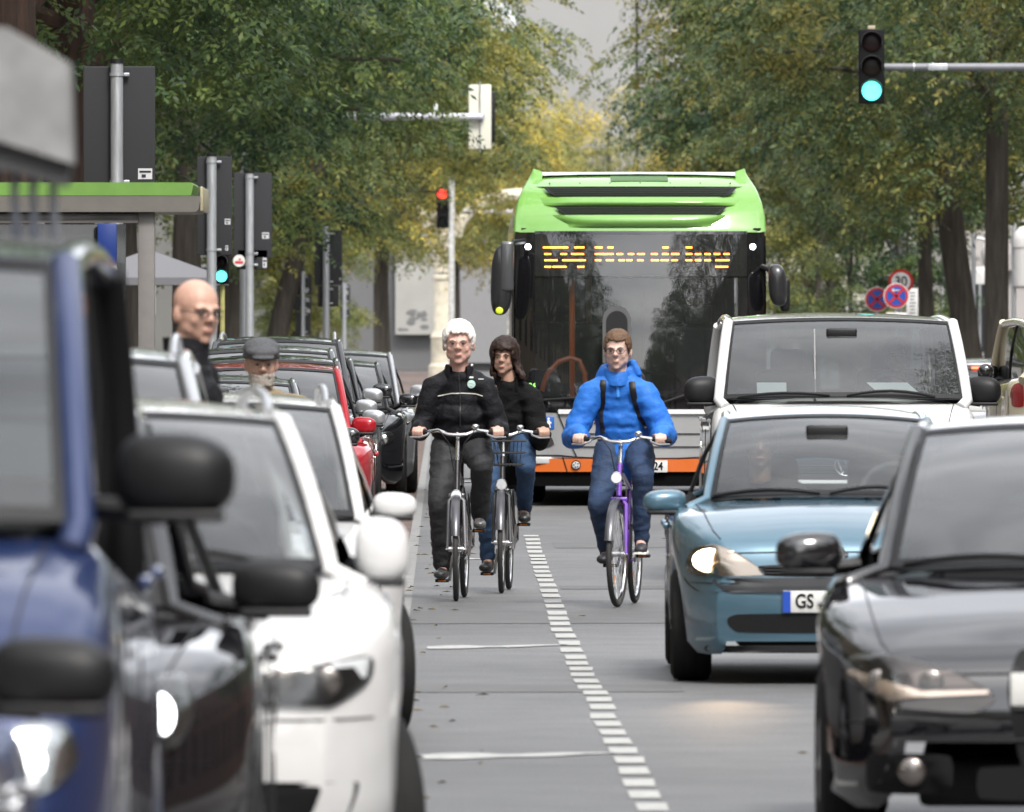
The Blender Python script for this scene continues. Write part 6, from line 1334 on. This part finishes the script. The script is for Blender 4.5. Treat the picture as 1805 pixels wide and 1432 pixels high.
tree('tall yellowing tree standing in front of the pale tower', 0.3, 392, 9, LYEL, bark, .25, 4.6, 4.0, 6.8, 4.4, 150, 60, .16, 5, zmin=4.2, kind='yellowing_tree', group='yellowing trees at the end of the street', low_bias=.9)
tree('small yellow-leaved tree right above the bus roof', 6.0, 415, 10, LYEL, bark, .22, 4.2, 3.6, 7.3, 3.2, 120, 60, .14, 5, zmin=4.6, kind='yellowing_tree', group='yellowing trees at the end of the street')
tree('yellow-green tree touching the dark right crowns at the street end', 10.6, 405, 11, LYEL, bark, .22, 4.2, 3.6, 9.0, 5.2, 150, 60, .14, 5, zmin=3.0, kind='yellowing_tree', group='yellowing trees at the end of the street')
tree('right street tree with straight trunk under the signal arm', at(1757, 0, 206).x, 206, 12, LOLIVE, bark, .215, 6.0, 5.6, 9.2, 5.0, 150, 64, .14, zmin=4.4, group=GR, crad=(.9, 1.6))
tree('right street tree with thick leaning trunk second from the right edge', at(1716, 0, 224).x, 224, 13, LOLIVE, bark, .27, 4.6, 5.7, 8.6, 5.4, 160, 58, .15, lean=(-.55, 0), zmin=3.9, crad=(.9, 1.7), group=GR)
tree('right street tree with slim grey trunk behind the speed sign', at(1635, 0, 246).x, 246, 14, LOLIVE, bark, .16, 4.6, 5.3, 8.4, 5.2, 150, 60, .145, zmin=3.6, group=GR, crad=(.9, 1.6))
tree('right street tree with two crossing trunks behind the white van roof', at(1500, 0, 285).x, 285, 15, LOLIVE, bark, .22, 4.0, 4.8, 8.2, 5.2, 140, 58, .15, lean=(-.8, 0), zmin=3.0, group=GR, crad=(.9, 1.6))
tree('furthest right street tree whose crown borders the pale tower', 10.4, 325, 16, LOLIVE, bark, .22, 4.0, 3.9, 8.6, 5.4, 200, 58, .12, zmin=2.8, group=GR, crad=(.9, 1.6))
tree('nearest right street tree, only its crown reaching the top right corner', 9.9, 172, 17, LOLIVE, bark, .24, 5.5, 4.4, 9.4, 4.2, 150, 40, .125, zmin=5.0, group=GR, crad=(.9, 1.6))
# low shrubs behind the signs
for i, (px, D_, rr, zc_, lab, lm) in enumerate(((1440, 268, 1.5, 2.4, 'bushy shrub right behind the bus mirror', LMID), (1500, 262, 1.4, 1.9, 'dark shrub left of the no stopping signs', LOLIVE), (1600, 262, 1.3, 2.2, 'dark shrub behind the no stopping signs', LDARK), (1375, 330, 1.8, 2.6, 'dark shrub behind the right bus mirror', LOLIVE), (560, 330, 1.6, 2.6, 'leafy bush between the left trunks and the black sign back', LMID), (505, 300, 1.0, 3.0, 'small bush beside the slanting trunk', LMID))):
    tree(lab, at(px, 0, D_).x, D_, 40+i, lm, bark, .07, 1.2, rr, zc_, 1.7, 46, 60, .10, 5, kind='shrub', zmin=.4, limbs=5, crad=(.35, .6), group='shrubs along the pavements')
# trees nearer than the picture's edge: seen only as reflections, and from beside
for i, (x_, y_, lm) in enumerate([(11.5, 97, LDARK)]+[(11.5+.6*(k % 2), 80-17*k, LDARK) for k in range(9)]+[(-7.4-.5*(k % 2), 92-17*k, LDARK) for k in range(10)]):
    if i == 0: T0 = tree('large street tree outside the picture, seen mirrored in the bus windscreen', x_, y_, 60, lm, bark, .25, 4.4, 5.6, 9.5, 6.0, 190, 40, .16, 5, zmin=3.8, group='street trees beside the nearer road')
    else: c_ = copy_tree(T0); c_.location = (x_, y_, .12); c_.rotation_euler = (0, 0, i*1.3)
def flank(label, x0, x1, y0, y1, h, m):
    r = empty('street_facade', ((x0+x1)/2, (y0+y1)/2, 0)); tag(r, label, 'building', 'house rows along both pavements'); MB().box((0, 0, h/2), (x1-x0, y1-y0, h)).build('wall', m, r, smooth=False)
    sx = (x1-x0)/2*(1 if x0 < 0 else -1); s_ = 1 if x0 < 0 else -1
    m_ = MB()
    for k in range(int((y1-y0)/3.2)):
        for f_ in range(int(h/3.4)): m_.box((sx+s_*.02, -(y1-y0)/2+1.6+3.2*k, 1.9+3.4*f_), (.05, 1.2, 1.8))
    o_ = m_.build('window_rows', mat('window_pane', (.02, .022, .026), .08, coat=1), r, smooth=False); o_['kind'] = 'stuff'
for nm_, a_, b_, c_, d_, h_, cc in (('ochre house row left of the street', -30, -15, -60, 95, 15, (.26, .21, .14)), ('grey house row left of the street', -30, -15.5, 96, 300, 17, (.2, .19, .18)), ('brick-red house row right of the street', 25, 40, -60, 110, 16, (.2, .12, .09)), ('pale house row right of the street', 25.5, 40, 111, 300, 16, (.28, .27, .25))):
    flank(nm_, a_, b_, c_, d_, h_, mat('house_wall_'+nm_[:5], cc, .85, var=.1, vs=.3))
flank('unseen dark house row added behind the camera to darken reflections', -40, 50, -150, -135, 16, mat('house_wall_back', (.15, .14, .13), .85))  # unseen row, added to darken reflections in upright surfaces
# ------------------------------------------------------------------ buildings at the end of the street
conc = mat('pale_concrete', (.25, .25, .245), .85, var=.06, vs=.12, bump=.2, bs=3); conc2 = mat('pale_concrete_cool', (.25, .25, .27), .85, var=.05, vs=.12)
def building(label, kind, x0, x1, D, dep, h, m, wins=(), bands=(), panels=(), z0=0, recess=None):
    r = empty(kind, ((x0+x1)/2, D, 0)); tag(r, label, 'building'); cx = (x0+x1)/2
    MB().box((0, dep/2, (h+z0)/2), (x1-x0, dep, h-z0)).build('wall', m, r, smooth=False)
    for (a, za, b, zb_, mm, nm, prd) in panels: MB().box(((a+b)/2-cx, -prd/2, (za+zb_)/2), (b-a, prd, zb_-za)).build(nm, mm, r, smooth=False)
    for (a, za, b, zb_) in wins:
        m_ = MB(); m_.box(((a+b)/2-cx, -.03, (za+zb_)/2), (b-a+.16, .06, zb_-za+.16)); w_ = m_.build('window', mat('window_frame', (.25, .25, .25), .5), r, smooth=False)
        MB().box(((a+b)/2-cx, -.065, (za+zb_)/2), (b-a, .02, zb_-za)).build('pane', mat('window_pane', (.02, .022, .026), .08, coat=1), w_, smooth=False)
    return r
def bX(px, D): return (px-VX)/F*D
def bZ(py, D): return CH-(py-VY)/F*D
D = 480
building('tall plain pale concrete tower closing the view above the bus', 'tower_block', bX(912, D), bX(1120, D), D, 14, 30, conc)
building('paler bluish wing of the tower right of the thin vertical joint', 'tower_wing', bX(1120, D)+.12, bX(1420, D), D+.6, 13, 30, conc2)
D = 430; dgrey = mat('dark_grey_wall', (.105, .105, .108), .8, var=.08, vs=.5); lpan = mat('light_grey_panel', (.27, .268, .25), .8, var=.08, vs=.8)
building('low dark grey building with lighter panel behind the stone column', 'low_building', bX(560, D), bX(1010, D), D, 12, bZ(372, D), dgrey,
    wins=[(bX(836, D), bZ(503, D), bX(872, D), bZ(476, D))], panels=[(bX(697, D), bZ(590, D), bX(774, D), bZ(395, D), lpan, 'light_panel', .5), (bX(800, D), bZ(640, D), bX(1000, D), bZ(470, D), mat('mid_grey_panel', (.19, .19, .195), .8, var=.05), 'mid_panel', .3), (bX(560, D), bZ(300, D), bX(1010, D), bZ(372, D), mat('cornice_grey', (.15, .15, .15), .8), 'cornice', .6)])
MBs = mat('graffiti_grey', (.12, .12, .12), .8); lb = [o for o in bpy.data.objects if o.name.startswith('low_building')][0]
m_ = MB(); rn = random.Random(2)
for i in range(14):
    x_, z_ = lerp(bX(705, D), bX(750, D), rn.random())-lb.location.x, lerp(bZ(582, D), bZ(548, D), rn.random()); m_.ell((x_, -.505, z_), (rn.uniform(.06, .22), .01, rn.uniform(.04, .12)), 10, 5)
m_.build('wall_stains', MBs, lb)
building('small gabled grey roof block between foliage and bus roof', 'roof_block', bX(880, 460), bX(1010, 460), 460, 8, bZ(268, 460), mat('slate_grey', (.2, .2, .205), .8, var=.1), z0=0)
building('dark facade beyond the left trees', 'left_facade', -34, bX(560, 440), 440, 12, 22, mat('dull_facade', (.12, .118, .11), .85, var=.15, vs=.3), wins=[(x_, z_, x_+1.2, z_+1.8) for x_ in (-9.5, -12.5, -15.5, -18.5, -21.5) for z_ in (2.2, 5.6, 9.0, 12.4)])
pale = mat('pale_stone_facade', (.34, .32, .31), .8, var=.08, vs=.4)
building('pale stone facade behind the right trunks', 'right_facade', 13.0, 40, 318, 14, 20, pale, wins=[(x_, z_, x_+1.3, z_+2.0) for x_ in (14.0, 16.6, 19.2, 21.8) for z_ in (1.0, 4.6, 8.2)],
    panels=[(13.0, 3.3, 40, 3.75, mat('facade_ledge', (.3, .28, .27), .8), 'ledge', .35)])
building('long low pale facade filling the gap behind the right street trees', 'rear_facade', bX(1330, 400), 40, 400, 10, 13, mat('warm_facade', (.36, .34, .30), .85, var=.2, vs=.25), wins=[(x_, z_, x_+1.5, z_+1.9) for x_ in (12, 15, 18, 21) for z_ in (1.5, 5, 8.5)])
for i, (px, D_, y0, y1) in enumerate(((1797, 235, 398, 640), (1716, 255, 412, 640))):
    r_ = empty('street_lamp', (at(px, 0, D_).x, D_, .12)); tag(r_, ('white dome-topped street lamp at the right edge beside the last trunk', 'slim street lamp with drooping white globe between the two right trunks')[i], 'street lamp'); z_ = at(0, y0, D_).z-.12
    MB().cyl((-.12 if i == 0 else 0, 0, 0), (-.12 if i == 0 else 0, 0, z_), .06, .045, 12).build('pole', galv, r_)
    if i == 0: MB().lathe([(0, z_), (.12, z_-.03), (.24, z_-.16), (.27, z_-.34), (.27, z_-.45), (.25, z_-.46), (.25, z_-1.25), (.2, z_-1.3)], 20, Matrix.Translation((.12, 0, 0))).build('lamp_dome', mat('milk_glass', (.62, .61, .60), .35, coat=.4), r_)
    else: MB().tube([V(0, 0, z_-.1), V(.2, 0, z_-.12), V(.36, 0, z_-.2)], .03, 8).build('lamp_arm', galv, r_); MB().lathe([(.03, z_-.15), (.12, z_-.22), (.2, z_-.42), (.16, z_-.62), (.05, z_-.9), (0, z_-.92)], 18, Matrix.Translation((.36, 0, 0))).build('lamp_shade', mat('milk_glass', (.62, .61, .60)), r_)
r_ = empty('notice_board', (at(1727, 0, 262).x, 262, .12)); tag(r_, 'white notice board with two dark letters between the right trunks', 'notice board'); z_ = at(0, 486, 262).z-.12
MB().cyl((0, .03, 0), (0, .03, z_), .04, n=10).build('pole', galv, r_); o = MB().box((0, 0, z_), (.42, .03, .40), .01, 1).build('board', WHT, r_); text('board_letters', 'm\no', .13, dark_back, o, M_face(-.12, -.02, z_+.03), .001)
